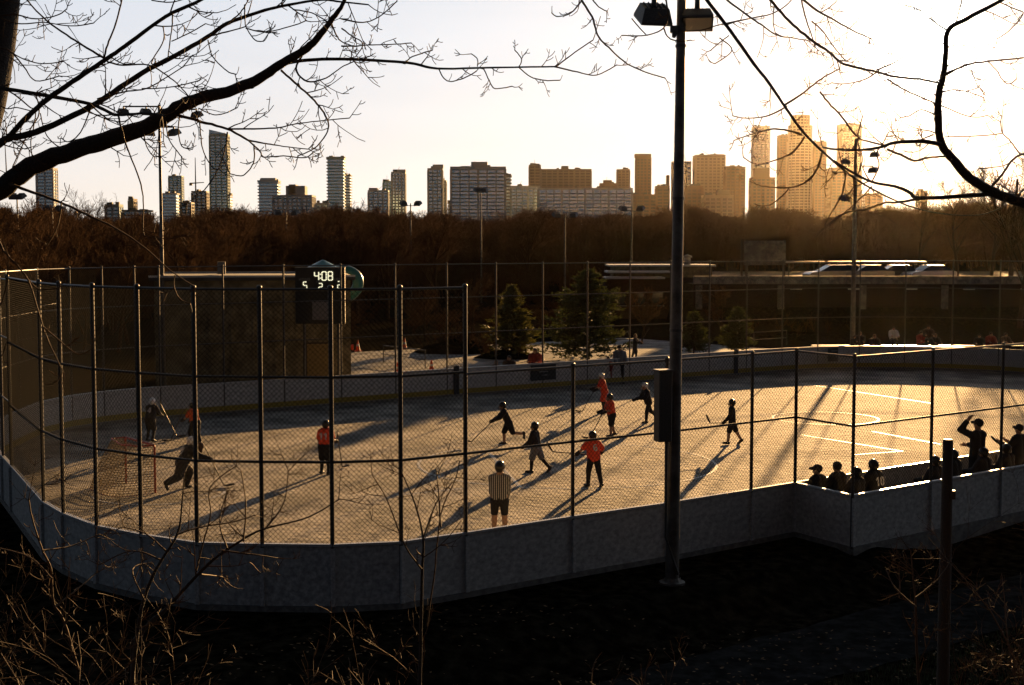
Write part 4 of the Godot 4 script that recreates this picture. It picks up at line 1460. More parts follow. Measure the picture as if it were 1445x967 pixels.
func build_lamps() -> void:
	# near pole with electrical box
	var base := g(948, 858, -0.45)
	base = land(base)
	var topp := pt(963, -60, -base.z)
	var o := thing("lamp_pole", "tall near lamp pole with electrical cabinet in front of the boards", "lamp pole", base)
	var tv := topp - base
	var s := Shape.new()
	s.lathe(Vector3.ZERO, [Vector2(0.24, 0.0), Vector2(0.24, 0.04), Vector2(0.17, 0.06), Vector2(0.15, 0.12)], 14)
	part("base_plate", s, M.pole, o)
	s = Shape.new()
	var pp := []
	var pr := []
	for k in 9:
		pp.append(tv * (k / 8.0)); pr.append(lerpf(0.128, 0.078, k / 8.0))
	s.tube(pp, pr, 16)
	part("shaft", s, M.pole, o)
	for f in [0.86, 0.62, 0.41]:
		s = Shape.new()
		s.tube([tv * f, tv * f + Vector3.UP * 0.05], [0.122 - 0.04 * f + 0.012, 0.122 - 0.04 * f + 0.012], 14)
		part("band", s, M.steel, o)
	s = Shape.new()
	var cb := pt(936, 572, -base.z - 0.05) - base
	s.bevel_box(cb + Vector3(-0.02, 0, 0.14), Vector3(0.26, 1.28, 0.24), Basis(Vector3.UP, 0.35), 0.015)
	var cab := part("electrical_cabinet", s, M.lamp_housing, o)
	s = Shape.new()
	s.bevel_box(cb + Vector3(-0.02, 0.65, 0.14), Vector3(0.30, 0.03, 0.28), Basis(Vector3.UP, 0.35), 0.008)
	part("lid", s, M.pole, cab)
	s = Shape.new()
	s.tube([cb + Vector3(0.05, -0.6, 0.1), cb + Vector3(0.05, -2.4, 0.1), Vector3(0.1, 0.2, 0.12)], [0.022, 0.022, 0.022], 8)
	part("conduit", s, M.steel, o)
	s = Shape.new()
	var ay := pt(960, -6, -base.z).y - base.y
	var mid := tv * (ay / tv.y)
	s.tube([mid + Vector3(-0.78, 0.0, 0.05), mid + Vector3(0.62, 0.0, 0.05)], [0.045, 0.045], 8)
	part("cross_arm", s, M.lamp_housing, o)
	var l1 := pt(923, 20, -base.z) - base
	var l2 := pt(984, 26, -base.z) - base
	flood(o, l1, 0.58, 0.5, 0.25, ay - l1.y)
	flood(o, l2, 0.56, -0.42, -0.1, ay - l2.y)
	s = Shape.new()
	var sy := pt(960, 42, -base.z).y - base.y
	s.box(tv * (sy / tv.y) + Vector3(-0.13, 0.0, 0.05), Vector3(0.14, 0.12, 0.12))
	s.tube([tv * (sy / tv.y) + Vector3(-0.12, -0.06, 0.05), tv * (sy / tv.y) + Vector3(-0.14, -0.14, 0.08)], [0.05, 0.035], 8)
	part("sensor", s, M.lamp_housing, o)
	# tall lamps behind the boards
	floods("slim tall lamp pole with two tiers of floodlights over the left end", g(232, 557), 148, [[-50, 10, 6.5], [-18, 10, 6.5], [53, 14, 6.5], [-14, 39, 6.5], [21, 39, 7.0]], 0.09, 224)
	floods("thick lamp pole with floodlights standing by the far right corner", g(1203, 498), 196, [[-14, 32, 5.0], [26, 22, 5.0], [24, 44, 5.5], [-16, 84, 6.0]], 0.15, 1208)
	# small lamps in the park beyond
	var far := [
		[580, 287, 150.0, 9.0, "twin headed park lamp in front of the gap left of ribbed tower"],
		[679, 268, 150.0, 4.0, "single flat headed park lamp before the widest slab"],
		[797, 303, 140.0, 11.0, "twin headed park lamp below the long grey balcony slab"],
		[891, 294, 140.0, 11.0, "twin headed park lamp left of the near lamp pole with glinting head"],
		[405, 300, 150.0, 11.0, "twin headed park lamp before the broad dark apartment block"],
		[76, 294, 130.0, 8.0, "twin headed park lamp low beside the leftmost glass tower"],
		[27, 277, 120.0, 5.0, "flat headed park lamp nearest the left border"],
	]
	for f in far:
		var x: float = (f[0] - 722.5) / FOCAL * f[2]
		var b := Vector3(x, ground_h(x, f[2]), -f[2])
		var ty: float = pt(f[0], f[1], f[2]).y - b.y
		var lo := thing("park_lamp", f[4], "lamp pole", b, 0.0, "park lamps in the wood")
		s = Shape.new()
		s.tube([Vector3.ZERO, Vector3.UP * ty], [0.11, 0.06], 8)
		part("shaft", s, M.pole, lo)
		var sp: float = f[3] * f[2] / FOCAL
		s = Shape.new()
		s.tube([Vector3(-sp, ty - 0.25, 0), Vector3(sp, ty - 0.25, 0)], [0.04, 0.04], 6)
		part("cross_arm", s, M.pole, lo)
		flood(lo, Vector3(-sp * 1.1, ty, 0), 0.75, 0.5, 0.5, -0.25)
		flood(lo, Vector3(sp * 1.1, ty, 0), 0.75, 0.5, -0.5, -0.25)
func floods(label: String, base: Vector3, top_py: float, heads: Array, r: float, px: float) -> void:
	var d := -base.z
	var b := land(base)
	var top := pt(px, top_py, d) - b
	var o := thing("floodlight_pole", label, "lamp pole", b, 0.0, "floodlight poles beside the rink")
	var s := Shape.new()
	s.tube([Vector3.ZERO, top * 0.5, top], [r, r * 0.8, r * 0.55], 12)
	part("shaft", s, M.pole, o)
	var tiers := {}
	for h in heads:
		var at := pt(px + h[0], top_py + h[1], d) - b
		var ty := at.y + 0.22
		flood(o, at, h[2] * 2.3 * d / FOCAL, 0.35, 0.6 if h[0] < 0 else -0.6, 0.22)
		s = Shape.new()
		s.tube([Vector3(top.x * ty / top.y, ty, 0), Vector3(at.x, ty, 0)], [0.035, 0.035], 6)
		part("arm", s, M.pole, o)

# ---------------------------------------------------------------- near trees
var limb_count := 0
func limb(tree: Node3D, trace: Array, ox: float, oy: float, d0: float, d1: float, w0: float, w1: float, twigs := 0, twig_len := 0.22, called := "limb", thick := 1.12) -> void:
	# trace: measured points in thirds of a photo pixel from (ox, oy); w0, w1: thickness in photo pixels
	var p := []
	for k in trace.size():
		var f := float(k) / (trace.size() - 1)
		p.append(pt(ox + trace[k][0] / 3.0, oy + trace[k][1] / 3.0, lerpf(d0, d1, f)) - tree.position)
	var r_ := RandomNumberGenerator.new()
	limb_count += 1
	r_.seed = 1000 + limb_count
	var c := spline(p, 5)
	var rad := []
	for k in c.size():
		var f := float(k) / (c.size() - 1)
		var d := lerpf(d0, d1, f)
		rad.append(maxf(0.00042 * d, (minf(thick, 1.0) if w0 > 4.0 else thick) * lerpf(w0, w1, f) * 0.5 / FOCAL * d * (1.0 + 0.05 * r_.randf_range(-1, 1))))
		if k > 0 and k < c.size() - 1:
			c[k] += Vector3(r_.randf_range(-1, 1), r_.randf_range(-1, 1), r_.randf_range(-1, 1)) * rad[k] * (0.10 if w0 > 5.0 else 0.3)
	var s := Shape.new()
	var fat := w0 > 5.0
	s.tube(c, rad, 10 if fat else 6)
	if fat:
		for k in range(2, c.size() - 2, 3):      # knots and branch collars
			if r_.randf() < 0.3:
				s.ball(c[k] + Vector3(r_.randf_range(-0.3, 0.3), r_.randf_range(-0.3, 0.3), 0) * rad[k], Vector3.ONE * rad[k] * r_.randf_range(0.8, 0.95), 10, 7)
	var o := part(called, s, M.bark if fat else M.twig, tree)
	if twigs > 0:
		var ts := Shape.new()
		for k in ceili(twigs * 0.75):
			var f := r_.randf_range(0.06, 1.0)
			if k == 0: f = 0.999
			var fi := f * (c.size() - 1)
			var a := mini(int(fi), c.size() - 2)
			var at: Vector3 = c[a].lerp(c[a + 1], fi - a)
			var tan_: Vector3 = (c[a + 1] - c[a]).normalized()
			twig(ts, at, tan_, twig_len * r_.randf_range(0.3, 1.25), clampf(rad[a] * 0.6, 0.00034 * d0, 0.0005 * d0), r_, 0)
		stuff(part("twigs", ts, M.twig, o))
func twig(ts: Shape, at: Vector3, tan_: Vector3, len_: float, r: float, r_: RandomNumberGenerator, lv: int) -> void:
	var ax := tan_.cross(Vector3(r_.randf_range(-0.4, 0.4), r_.randf_range(-0.4, 0.4), 1.0)).normalized()
	var off := tan_.cross(Vector3(r_.randf_range(-0.5, 0.5), r_.randf_range(-0.5, 0.5), 1.0)).normalized() * (1.0 if r_.randf() < 0.5 else -1.0)
	var d := (tan_ * 0.75 + off * r_.randf_range(0.45, 1.1) + Vector3(0, 0, r_.randf_range(-0.5, 0.5))).normalized()
	var p := [at]
	var rad := [maxf(r, 0.0018)]
	var n := 5
	var droop := r_.randf_range(-0.35, 0.25)
	var q := at
	for k in n:
		var f := float(k) / n
		d = (d + Vector3(0, droop * (1.0 - f) + 0.32 * f, 0) + Vector3(r_.randf_range(-1, 1), r_.randf_range(-1, 1), r_.randf_range(-1, 1)) * 0.16).normalized()
		q += d * len_ / n
		p.append(q)
		rad.append(maxf(0.0016, r * (1.0 - 0.7 * (f + 0.2))))
	ts.tube(p, rad, 4, false)
	if lv < 2 and len_ > 0.05:
		for k in ((2 + r_.randi() % 2) if lv == 0 else r_.randi() % 2 + 1):
			var a := 1 + r_.randi() % (n - 1)
			twig(ts, p[a], (p[a + 1] - p[a]).normalized(), len_ * r_.randf_range(0.22, 0.5), r * 0.7, r_, lv + 1)
func build_near_trees() -> void:
	left_tree()
	right_tree()
	shrubs()
func left_tree() -> void:
	var foot := land(Vector3(-4.0, 0, -6.6))
	var o := thing("left_tree", "large leafless tree whose thick bough sweeps across the upper left", "tree", foot)
	# trunk stands just outside the left border and leans in at the top
	var s := Shape.new()
	var tp := [Vector3.ZERO, pt(-400, 700, 6.6) - foot, pt(-250, 430, 6.7) - foot, pt(-120, 300, 6.8) - foot, pt(-46, 190, 6.9) - foot, pt(-14, 90, 7.0) - foot, pt(6, -20, 7.1) - foot, pt(22, -160, 7.2) - foot]
	var tc := spline(tp, 4)
	var tr := []
	for k in tc.size(): tr.append(lerpf(0.26, 0.055, pow(float(k) / (tc.size() - 1), 0.8)))
	s.tube(tc, tr, 14)
	part("trunk", s, M.bark, o)
	var L := func(t, d0, d1, w0, w1, n := 6, tl := 0.2): limb(o, t, 0.0, 0.0, d0, d1, w0, w1, n, tl)
	var R := func(t, d0, d1, w0, w1, n := 6, tl := 0.2): limb(o, t, 482.0, 0.0, d0, d1, w0, w1, n, tl)
	# the big bough
	L.call([[-330, 960], [-150, 870], [0, 800], [130, 705], [300, 640], [450, 592], [600, 545], [700, 492], [760, 452], [850, 415], [990, 380], [1100, 330], [1200, 265], [1300, 205], [1360, 140], [1410, 75], [1450, 20], [1480, -60]], 6.75, 6.2, 32.0, 4.0, 16, 0.22)
	L.call([[1180, 278], [1270, 258], [1445, 250], [1720, 265], [1850, 290], [2050, 287], [2350, 282]], 6.4, 6.9, 5.6, 2.2, 16, 0.16)
	R.call([[900, 282], [1000, 305], [1080, 318], [1165, 275]], 6.9, 7.0, 2.2, 0.8, 5, 0.1)
	R.call([[908, 282], [990, 220], [1065, 170]], 6.9, 6.8, 2.0, 0.8, 3, 0.1)
	R.call([[410, 290], [432, 330], [462, 345], [520, 330], [572, 300]], 6.6, 6.5, 1.6, 0.8, 3, 0.08)
	R.call([[600, 288], [625, 340], [650, 375], [722, 365]], 6.7, 6.6, 1.6, 0.8, 4, 0.08)
	R.call([[750, 285], [800, 325], [860, 340], [925, 340]], 6.7, 6.8, 1.6, 0.8, 4, 0.08)
	R.call([[575, 282], [575, 250], [550, 228]], 6.7, 6.7, 1.5, 0.7, 2, 0.06)
	R.call([[750, 284], [762, 250], [733, 212]], 6.7, 6.7, 1.5, 0.7, 2, 0.06)
	R.call([[0, 195], [60, 195], [130, 190], [220, 188], [295, 182]], 6.5, 6.7, 2.4, 0.8, 8, 0.12)
	R.call([[0, 120], [40, 150], [90, 185], [60, 240]], 6.4, 6.5, 2.0, 0.8, 5, 0.12)
	R.call([[0, 80], [90, 95], [160, 70], [235, 5]], 6.2, 6.4, 2.2, 0.9, 6, 0.14)
	R.call([[270, 265], [300, 240], [385, 212]], 6.6, 6.7, 1.8, 0.8, 4, 0.08)
	L.call([[1400, 92], [1425, 150], [1445, 175], [1490, 195]], 6.3, 6.4, 2.5, 1.0, 4, 0.12)
	L.call([[1290, 218], [1252, 290], [1300, 345], [1380, 330], [1445, 285], [1500, 260]], 6.4, 6.3, 3.0, 1.0, 9, 0.13)
	# hanging branch from the bough, curling back
	L.call([[1190, 298], [1260, 360], [1330, 425], [1378, 490], [1390, 545], [1350, 610], [1310, 640], [1260, 660]], 6.4, 6.1, 3.0, 1.2, 10, 0.16)
	L.call([[735, 482], [850, 515], [960, 545], [1050, 592], [1130, 608], [1200, 620], [1310, 632]], 6.5, 6.0, 5.0, 1.0, 10, 0.16)
	L.call([[960, 546], [1100, 545], [1180, 540], [1250, 525], [1370, 510], [1480, 500]], 6.3, 6.4, 2.6, 0.9, 9, 0.15)
	L.call([[1050, 594], [1100, 640], [1115, 665], [1200, 660], [1290, 668], [1330, 640]], 6.1, 6.0, 2.2, 0.9, 6, 0.1)
	L.call([[1075, 612], [1075, 680], [1050, 725], [1020, 745], [972, 735]], 6.1, 6.0, 2.0, 1.0, 4, 0.1)
	L.call([[845, 516], [850, 580], [862, 645], [900, 710], [930, 716]], 6.4, 6.3, 2.0, 1.0, 3, 0.1)
	L.call([[962, 560], [955, 620], [935, 690], [905, 750], [865, 805]], 6.3, 6.2, 2.0, 0.9, 3, 0.1)
	L.call([[760, 490], [755, 560], [770, 620], [815, 632]], 6.5, 6.4, 1.8, 0.9, 3, 0.1)
	L.call([[700, 500], [715, 590], [770, 665]], 6.5, 6.4, 1.8, 0.9, 3, 0.1)
	L.call([[605, 548], [620, 620], [650, 662], [672, 660]], 6.5, 6.4, 1.8, 0.9, 2, 0.1)
	L.call([[840, 458], [900, 485], [950, 480], [1005, 455]], 6.5, 6.5, 1.8, 0.8, 3, 0.1)
	# second and third boughs
	L.call([[-140, 700], [0, 612], [100, 510], [200, 420], [330, 330], [450, 250], [550, 180], [700, 70], [850, 0], [960, -70]], 6.85, 6.0, 9.0, 4.0, 14, 0.22)
	L.call([[-120, 640], [0, 600], [50, 582], [150, 560], [350, 470], [450, 410], [600, 310], [760, 225], [880, 155], [960, 100], [1100, 50], [1200, 25], [1350, 0], [1445, 8], [1560, 20]], 6.9, 5.7, 11.0, 2.0, 22, 0.22)
	L.call([[-90, 350], [0, 372], [200, 405], [380, 440], [470, 480], [500, 487], [620, 480], [700, 490]], 7.0, 5.8, 6.5, 3.0, 12, 0.2)
	L.call([[445, 248], [380, 210], [300, 160], [200, 90], [130, 20], [100, -30]], 6.4, 6.2, 3.0, 1.6, 8, 0.2)
	L.call([[440, 244], [455, 190], [490, 100], [515, 0], [520, -40]], 6.3, 6.1, 2.6, 1.8, 3, 0.14)
	L.call([[455, 262], [520, 276], [630, 276], [720, 330], [765, 370], [800, 412]], 6.3, 6.0, 2.6, 1.0, 7, 0.16)
	L.call([[500, 490], [515, 550], [535, 620], [590, 760], [606, 850], [604, 965], [612, 1000]], 6.0, 5.9, 2.6, 1.2, 6, 0.16)
	L.call([[880, 170], [900, 240], [960, 300], [1000, 315]], 6.0, 5.9, 1.8, 0.8, 4, 0.1)
	L.call([[1035, 20], [1036, 70], [1042, 115], [1080, 170], [1115, 175]], 5.9, 5.8, 2.0, 0.8, 4, 0.1)
	L.call([[1040, 120], [1130, 135], [1250, 105], [1292, 88]], 5.9, 5.9, 2.0, 0.8, 5, 0.12)
	L.call([[730, 58], [728, 110], [720, 170], [710, 246]], 6.1, 6.0, 2.0, 1.0, 3, 0.12)
	L.call([[690, 110], [692, 170], [650, 245], [640, 270]], 6.1, 6.0, 1.6, 0.9, 2, 0.1)
	L.call([[725, 175], [800, 140], [870, 100]], 6.1, 6.1, 1.5, 0.8, 4, 0.1)
	L.call([[960, 102], [1010, 60], [1040, 20], [1060, -20]], 5.9, 5.9, 2.2, 1.2, 4, 0.12)
	L.call([[860, 160], [960, 135], [1040, 112]], 6.0, 6.0, 2.4, 1.4, 4, 0.12)
	L.call([[1240, 40], [1320, 55], [1400, 100]], 5.8, 5.9, 2.0, 0.9, 4, 0.12)
	L.call([[640, 0], [720, 10], [800, -12]], 6.2, 6.2, 1.8, 1.0, 3, 0.12)
	L.call([[380, 440], [450, 500], [520, 515], [560, 490]], 6.1, 6.0, 2.2, 0.9, 5, 0.12)
	L.call([[390, 445], [340, 560], [290, 600], [260, 585]], 6.1, 6.2, 1.8, 0.8, 4, 0.12)
	L.call([[410, 420], [520, 390], [620, 375], [700, 330], [770, 285], [810, 238]], 6.1, 6.2, 2.4, 1.0, 8, 0.15)
	L.call([[600, 375], [700, 372], [790, 355], [845, 340]], 6.1, 6.0, 1.8, 0.8, 6, 0.12)
	# slanting thin branch low on the left
	L.call([[40, 780], [140, 815], [250, 855], [370, 910], [480, 962], [600, 1040], [720, 1145], [820, 1212]], 6.6, 5.6, 4.6, 1.2, 5, 0.14)
	L.call([[258, 860], [255, 900], [240, 965], [200, 1035], [190, 1030]], 6.2, 6.2, 2.0, 1.0, 2, 0.1)
	L.call([[740, 1165], [735, 1210], [760, 1265], [805, 1285]], 5.7, 5.7, 1.6, 0.8, 2, 0.08)
	# fine growth at the left border
	L.call([[-30, 70], [60, 62], [150, 80], [240, 65], [282, 38]], 6.9, 6.6, 2.6, 0.9, 8, 0.16)
	L.call([[-30, 60], [70, 100], [180, 95], [300, 110], [395, 98]], 6.9, 6.5, 2.2, 0.8, 8, 0.16)
	L.call([[-20, 200], [40, 215], [100, 282], [150, 342], [250, 322]], 6.9, 6.6, 2.6, 0.9, 8, 0.16)
	L.call([[40, 218], [100, 250], [180, 270], [270, 260]], 6.8, 6.6, 1.8, 0.8, 6, 0.12)
	L.call([[-10, 360], [60, 400], [120, 450], [150, 480], [130, 600], [135, 660]], 6.9, 6.6, 2.2, 1.0, 6, 0.15)
	L.call([[150, 400], [165, 480], [120, 560], [60, 690], [50, 715]], 6.8, 6.6, 2.0, 0.9, 4, 0.12)
	L.call([[-20, 440], [30, 460], [70, 455], [130, 470]], 6.9, 6.7, 1.8, 0.8, 6, 0.12)
	L.call([[170, 480], [190, 560], [230, 610], [265, 628]], 6.7, 6.6, 1.6, 0.8, 4, 0.1)
	# drooping sprays in front of the tall fence
	L.call([[-60, 820], [0, 1030], [40, 1090], [120, 1190], [180, 1380], [215, 1470], [270, 1580]], 6.6, 6.3, 3.0, 1.2, 5, 0.12)
	L.call([[120, 1185], [165, 1225], [240, 1220], [262, 1210]], 6.5, 6.4, 2.0, 0.9, 3, 0.08)
	L.call([[185, 1385], [260, 1450], [330, 1500], [385, 1480]], 6.4, 6.3, 2.0, 0.9, 5, 0.08)
	L.call([[-20, 1330], [10, 1270], [30, 1190], [34, 1080]], 6.5, 6.4, 2.2, 1.2, 2, 0.08)
	L.call([[-20, 1540], [10, 1500], [25, 1455]], 6.5, 6.4, 2.0, 1.0, 2, 0.08)
func right_tree() -> void:
	var foot := land(Vector3(5.6, 0, -8.2))
	var o := thing("right_tree", "leafless tree reaching in from the right with limbs across the sun", "tree", foot)
	var s := Shape.new()
	var tc := spline([Vector3.ZERO, pt(2080, 900, 8.3) - foot, pt(1980, 560, 8.4) - foot, pt(1860, 380, 8.4) - foot, pt(1830, 120, 8.5) - foot, pt(1850, -200, 8.5) - foot], 4)
	var tr := []
	for k in tc.size(): tr.append(lerpf(0.22, 0.08, float(k) / (tc.size() - 1)))
	s.tube(tc, tr, 14)
	part("trunk", s, M.bark, o)
	var L := func(t, d0, d1, w0, w1, n := 6, tl := 0.2): limb(o, t, 964.0, 0.0, d0, d1, w0, w1, n, tl, "limb", 1.35)
	var R := func(t, d0, d1, w0, w1, n := 6, tl := 0.2): limb(o, t, 482.0, 0.0, d0, d1, w0, w1, n, tl, "limb", 1.3)
	L.call([[2660, 1130], [2000, 1010], [1650, 930], [1444, 862], [1300, 808], [1200, 740], [1130, 660], [1090, 600], [1080, 480], [1086, 380], [1102, 320], [1112, 230], [1122, 130], [1200, 80], [1350, 0], [1440, -60]], 8.4, 8.0, 17.0, 4.5, 18, 0.24)
	L.call([[1330, 818], [1200, 830], [1000, 838], [960, 815], [900, 790], [800, 770], [700, 720], [640, 680]], 8.3, 7.8, 7.0, 2.4, 10, 0.2)
	L.call([[1090, 612], [1020, 600], [950, 600], [890, 605], [830, 625], [740, 635], [640, 632], [590, 622]], 8.1, 7.8, 6.5, 2.5, 14, 0.2)
	L.call([[865, 632], [920, 655], [980, 680], [1040, 668], [1110, 662]], 8.0, 8.2, 2.8, 2.4, 3, 0.12)
	L.call([[80, -40], [100, 0], [200, 130], [300, 270], [370, 360], [430, 450], [510, 560], [600, 650], [700, 735], [800, 800], [950, 870], [1100, 905], [1250, 910], [1350, 880]], 7.4, 7.8, 5.5, 1.4, 12, 0.2)
	L.call([[350, -30], [370, 0], [450, 90], [530, 160], [620, 220], [680, 270], [800, 300], [900, 325], [1000, 335], [1085, 352]], 7.6, 8.0, 4.5, 3.0, 16, 0.22)
	L.call([[490, -20], [560, 40], [640, 85], [720, 130], [800, 165]], 7.7, 7.9, 2.8, 1.0, 10, 0.2)
	L.call([[160, -20], [280, 70], [340, 110], [400, 150], [460, 160], [530, 172]], 7.5, 7.6, 2.2, 1.0, 8, 0.16)
	L.call([[180, 105], [270, 80], [370, 60], [440, 20], [470, -20]], 7.5, 7.6, 1.8, 1.0, 7, 0.14)
	L.call([[500, -10], [520, 80], [545, 150], [560, 200]], 7.6, 7.7, 2.0, 0.9, 5, 0.14)
	L.call([[545, 90], [590, 130], [640, 200], [690, 260]], 7.7, 7.8, 1.8, 0.8, 6, 0.16)
	L.call([[430, 445], [500, 400], [550, 360], [600, 325], [665, 290]], 7.6, 7.8, 2.4, 1.4, 6, 0.14)
	L.call([[820, 296], [900, 262], [950, 228]], 7.9, 8.0, 2.2, 1.0, 6, 0.16)
	L.call([[865, 335], [920, 370], [980, 400], [1100, 450], [1220, 495], [1290, 488]], 7.9, 7.7, 2.4, 0.9, 9, 0.14)
	L.call([[1102, 320], [1200, 275], [1290, 260], [1444, 245], [1560, 240]], 8.0, 8.2, 2.8, 1.6, 8, 0.18)
	L.call([[1290, 260], [1330, 300], [1350, 335], [1380, 356], [1412, 335]], 8.0, 7.9, 1.6, 0.8, 4, 0.1)
	L.call([[580, 388], [620, 440], [660, 480], [740, 580], [790, 600], [850, 615]], 7.7, 7.9, 2.2, 1.8, 5, 0.12)
	L.call([[440, 450], [360, 490], [270, 500], [210, 490]], 7.6, 7.4, 2.0, 0.8, 7, 0.14)
	L.call([[500, 570], [440, 552], [380, 547], [300, 565], [215, 595]], 7.6, 7.4, 2.6, 0.9, 7, 0.14)
	L.call([[590, 640], [570, 710], [530, 765], [450, 795], [330, 788]], 7.7, 7.5, 2.4, 0.9, 5, 0.12)
	L.call([[450, 795], [420, 830], [370, 868]], 7.6, 7.5, 1.4, 0.7, 2, 0.1)
	L.call([[515, 580], [470, 640], [400, 675], [310, 695], [255, 665]], 7.6, 7.4, 2.2, 0.9, 6, 0.12)
	L.call([[690, 730], [670, 830], [610, 930], [600, 965]], 7.7, 7.6, 1.8, 0.9, 4, 0.12)
	L.call([[800, 790], [720, 870], [660, 920], [600, 970]], 7.7, 7.6, 1.8, 0.9, 5, 0.12)
	L.call([[1000, 845], [900, 858], [850, 860], [780, 885], [680, 905], [590, 975], [560, 1010]], 7.9, 7.6, 3.0, 1.2, 6, 0.14)
	L.call([[780, 880], [790, 905], [850, 915], [900, 945]], 7.7, 7.7, 1.4, 0.7, 3, 0.08)
	L.call([[1310, 788], [1350, 740], [1400, 672], [1450, 650], [1520, 640]], 8.2, 8.0, 3.0, 1.6, 6, 0.16)
	L.call([[1430, 655], [1410, 630], [1380, 590], [1350, 558], [1345, 510]], 8.1, 8.0, 1.8, 0.8, 5, 0.12)
	L.call([[1350, 565], [1260, 575], [1110, 580]], 8.0, 7.9, 1.4, 0.7, 6, 0.08)
	L.call([[1080, 490], [1010, 465], [960, 490], [918, 500]], 8.0, 7.9, 1.6, 0.7, 5, 0.1)
	L.call([[1060, 570], [1010, 590], [985, 610]], 8.0, 7.9, 1.8, 0.8, 3, 0.1)
	L.call([[1095, 390], [1150, 380], [1200, 385], [1255, 370]], 8.0, 7.9, 1.8, 0.7, 6, 0.12)
	L.call([[1200, 385], [1240, 400], [1275, 415]], 8.0, 7.9, 1.2, 0.7, 3, 0.08)
	L.call([[830, 300], [760, 340], [680, 355], [630, 350]], 7.9, 7.7, 1.8, 0.8, 7, 0.12)
	L.call([[1250, 715], [1360, 700], [1420, 660]], 8.0, 8.1, 1.6, 1.0, 4, 0.1)
	L.call([[800, 770], [830, 700], [820, 650], [850, 600], [870, 560]], 7.8, 7.8, 1.6, 0.8, 5, 0.12)
	L.call([[740, 740], [760, 670], [740, 590], [760, 490]], 7.8, 7.7, 1.5, 0.7, 5, 0.1)
	# upper sprays beside the lamp pole
	R.call([[990, -40], [1015, 0], [1060, 70], [1085, 150], [1130, 200], [1210, 270], [1300, 310], [1370, 330]], 7.4, 7.2, 2.8, 1.0, 9, 0.1)
	R.call([[1015, 5], [970, 55], [915, 70], [890, 55]], 7.4, 7.3, 1.8, 0.8, 3, 0.08)
	R.call([[1060, -5], [1090, 30], [1125, 48]], 7.4, 7.3, 1.6, 0.8, 3, 0.06)
	R.call([[1368, -20], [1382, 60], [1362, 120], [1290, 150], [1185, 150]], 7.4, 7.2, 2.2, 0.9, 5, 0.08)
	R.call([[1228, 78], [1262, 118], [1292, 150]], 7.3, 7.3, 1.4, 1.2, 1, 0.05)
	R.call([[1364, 118], [1385, 160], [1430, 175], [1480, 170]], 7.4, 7.4, 1.8, 0.8, 3, 0.06)
	R.call([[1440, 132], [1520, 128], [1600, 105], [1690, 85]], 7.4, 7.5, 1.6, 1.2, 4, 0.1)
	R.call([[1600, 160], [1650, 200], [1640, 230], [1580, 270]], 7.4, 7.4, 1.5, 0.7, 3, 0.1)
	R.call([[1640, 150], [1590, 190], [1560, 215]], 7.4, 7.4, 1.4, 0.7, 3, 0.1)
	# glare zone twigs
	L.call([[1340, 10], [1410, 40], [1440, 60], [1380, 130], [1330, 165]], 8.0, 7.9, 1.6, 0.7, 5, 0.12)
	L.call([[1120, 130], [1060, 90], [1000, 40], [930, 20]], 8.0, 7.9, 1.8, 0.8, 8, 0.16)
	L.call([[1110, 200], [1170, 190], [1250, 205]], 8.0, 7.9, 1.4, 0.7, 4, 0.1)

# ---------------------------------------------------------------- shrubs on the bank
func shrub(label: String, at: Vector3, stems: int, h: float, spread: float, seed_: int) -> void:
	var r_ := RandomNumberGenerator.new()
	r_.seed = seed_
	var foot := land(at)
	var o := thing("bare_shrub", label, "shrub", foot, 0.0, "bare shrubs on the bank")
	for k in stems:
		var s := Shape.new()
		var tw := Shape.new()
		var a := r_.randf() * TAU
		var dd := Vector3(cos(a) * spread, 1.0, sin(a) * spread).normalized()
		cane(s, tw, Vector3(cos(a), 0, sin(a)) * 0.12, dd, h * r_.randf_range(0.55, 1.05), 0.008 * h * r_.randf_range(0.35, 0.8), 0, r_)
		var st := part("stem", s, M.shrub_twig, o)
		stuff(part("twigs", tw, M.shrub_twig, st))
func cane(s: Shape, tw: Shape, p: Vector3, d: Vector3, len_: float, r: float, lv: int, r_: RandomNumberGenerator) -> void:
	var pts := [p]
	var rad := [r]
	var n := 7 if lv == 0 else 4
	var q := p
	var bend := Vector3(r_.randf_range(-1, 1), r_.randf_range(-0.35, 0.35), r_.randf_range(-1, 1)) * 0.2
	for k in n:
		d = (d + bend + Vector3(r_.randf_range(-1, 1), r_.randf_range(-0.6, 0.8), r_.randf_range(-1, 1)) * 0.2).normalized()
		q += d * len_ / n
		pts.append(q)
		rad.append(maxf(0.0016, r * (1.0 - 0.8 * float(k + 1) / n)))
	(s if lv == 0 else tw).tube(pts, rad, 5 if lv == 0 else 4, false)
	if lv >= 3: return
	for c in [7, 5, 3][lv]:
		var a := 1 + r_.randi() % (n - 1)
		var ax := Vector3(r_.randf_range(-1, 1), r_.randf_range(-1, 1), r_.randf_range(-1, 1)).cross(d).normalized()
		cane(s, tw, pts[a], ((pts[a + 1] - pts[a]).normalized().rotated(ax, r_.randf_range(0.4, 1.2)) + Vector3.UP * 0.1).normalized(), len_ * r_.randf_range(0.22, 0.5), maxf(0.0018, rad[a] * 0.6), lv + 1, r_)
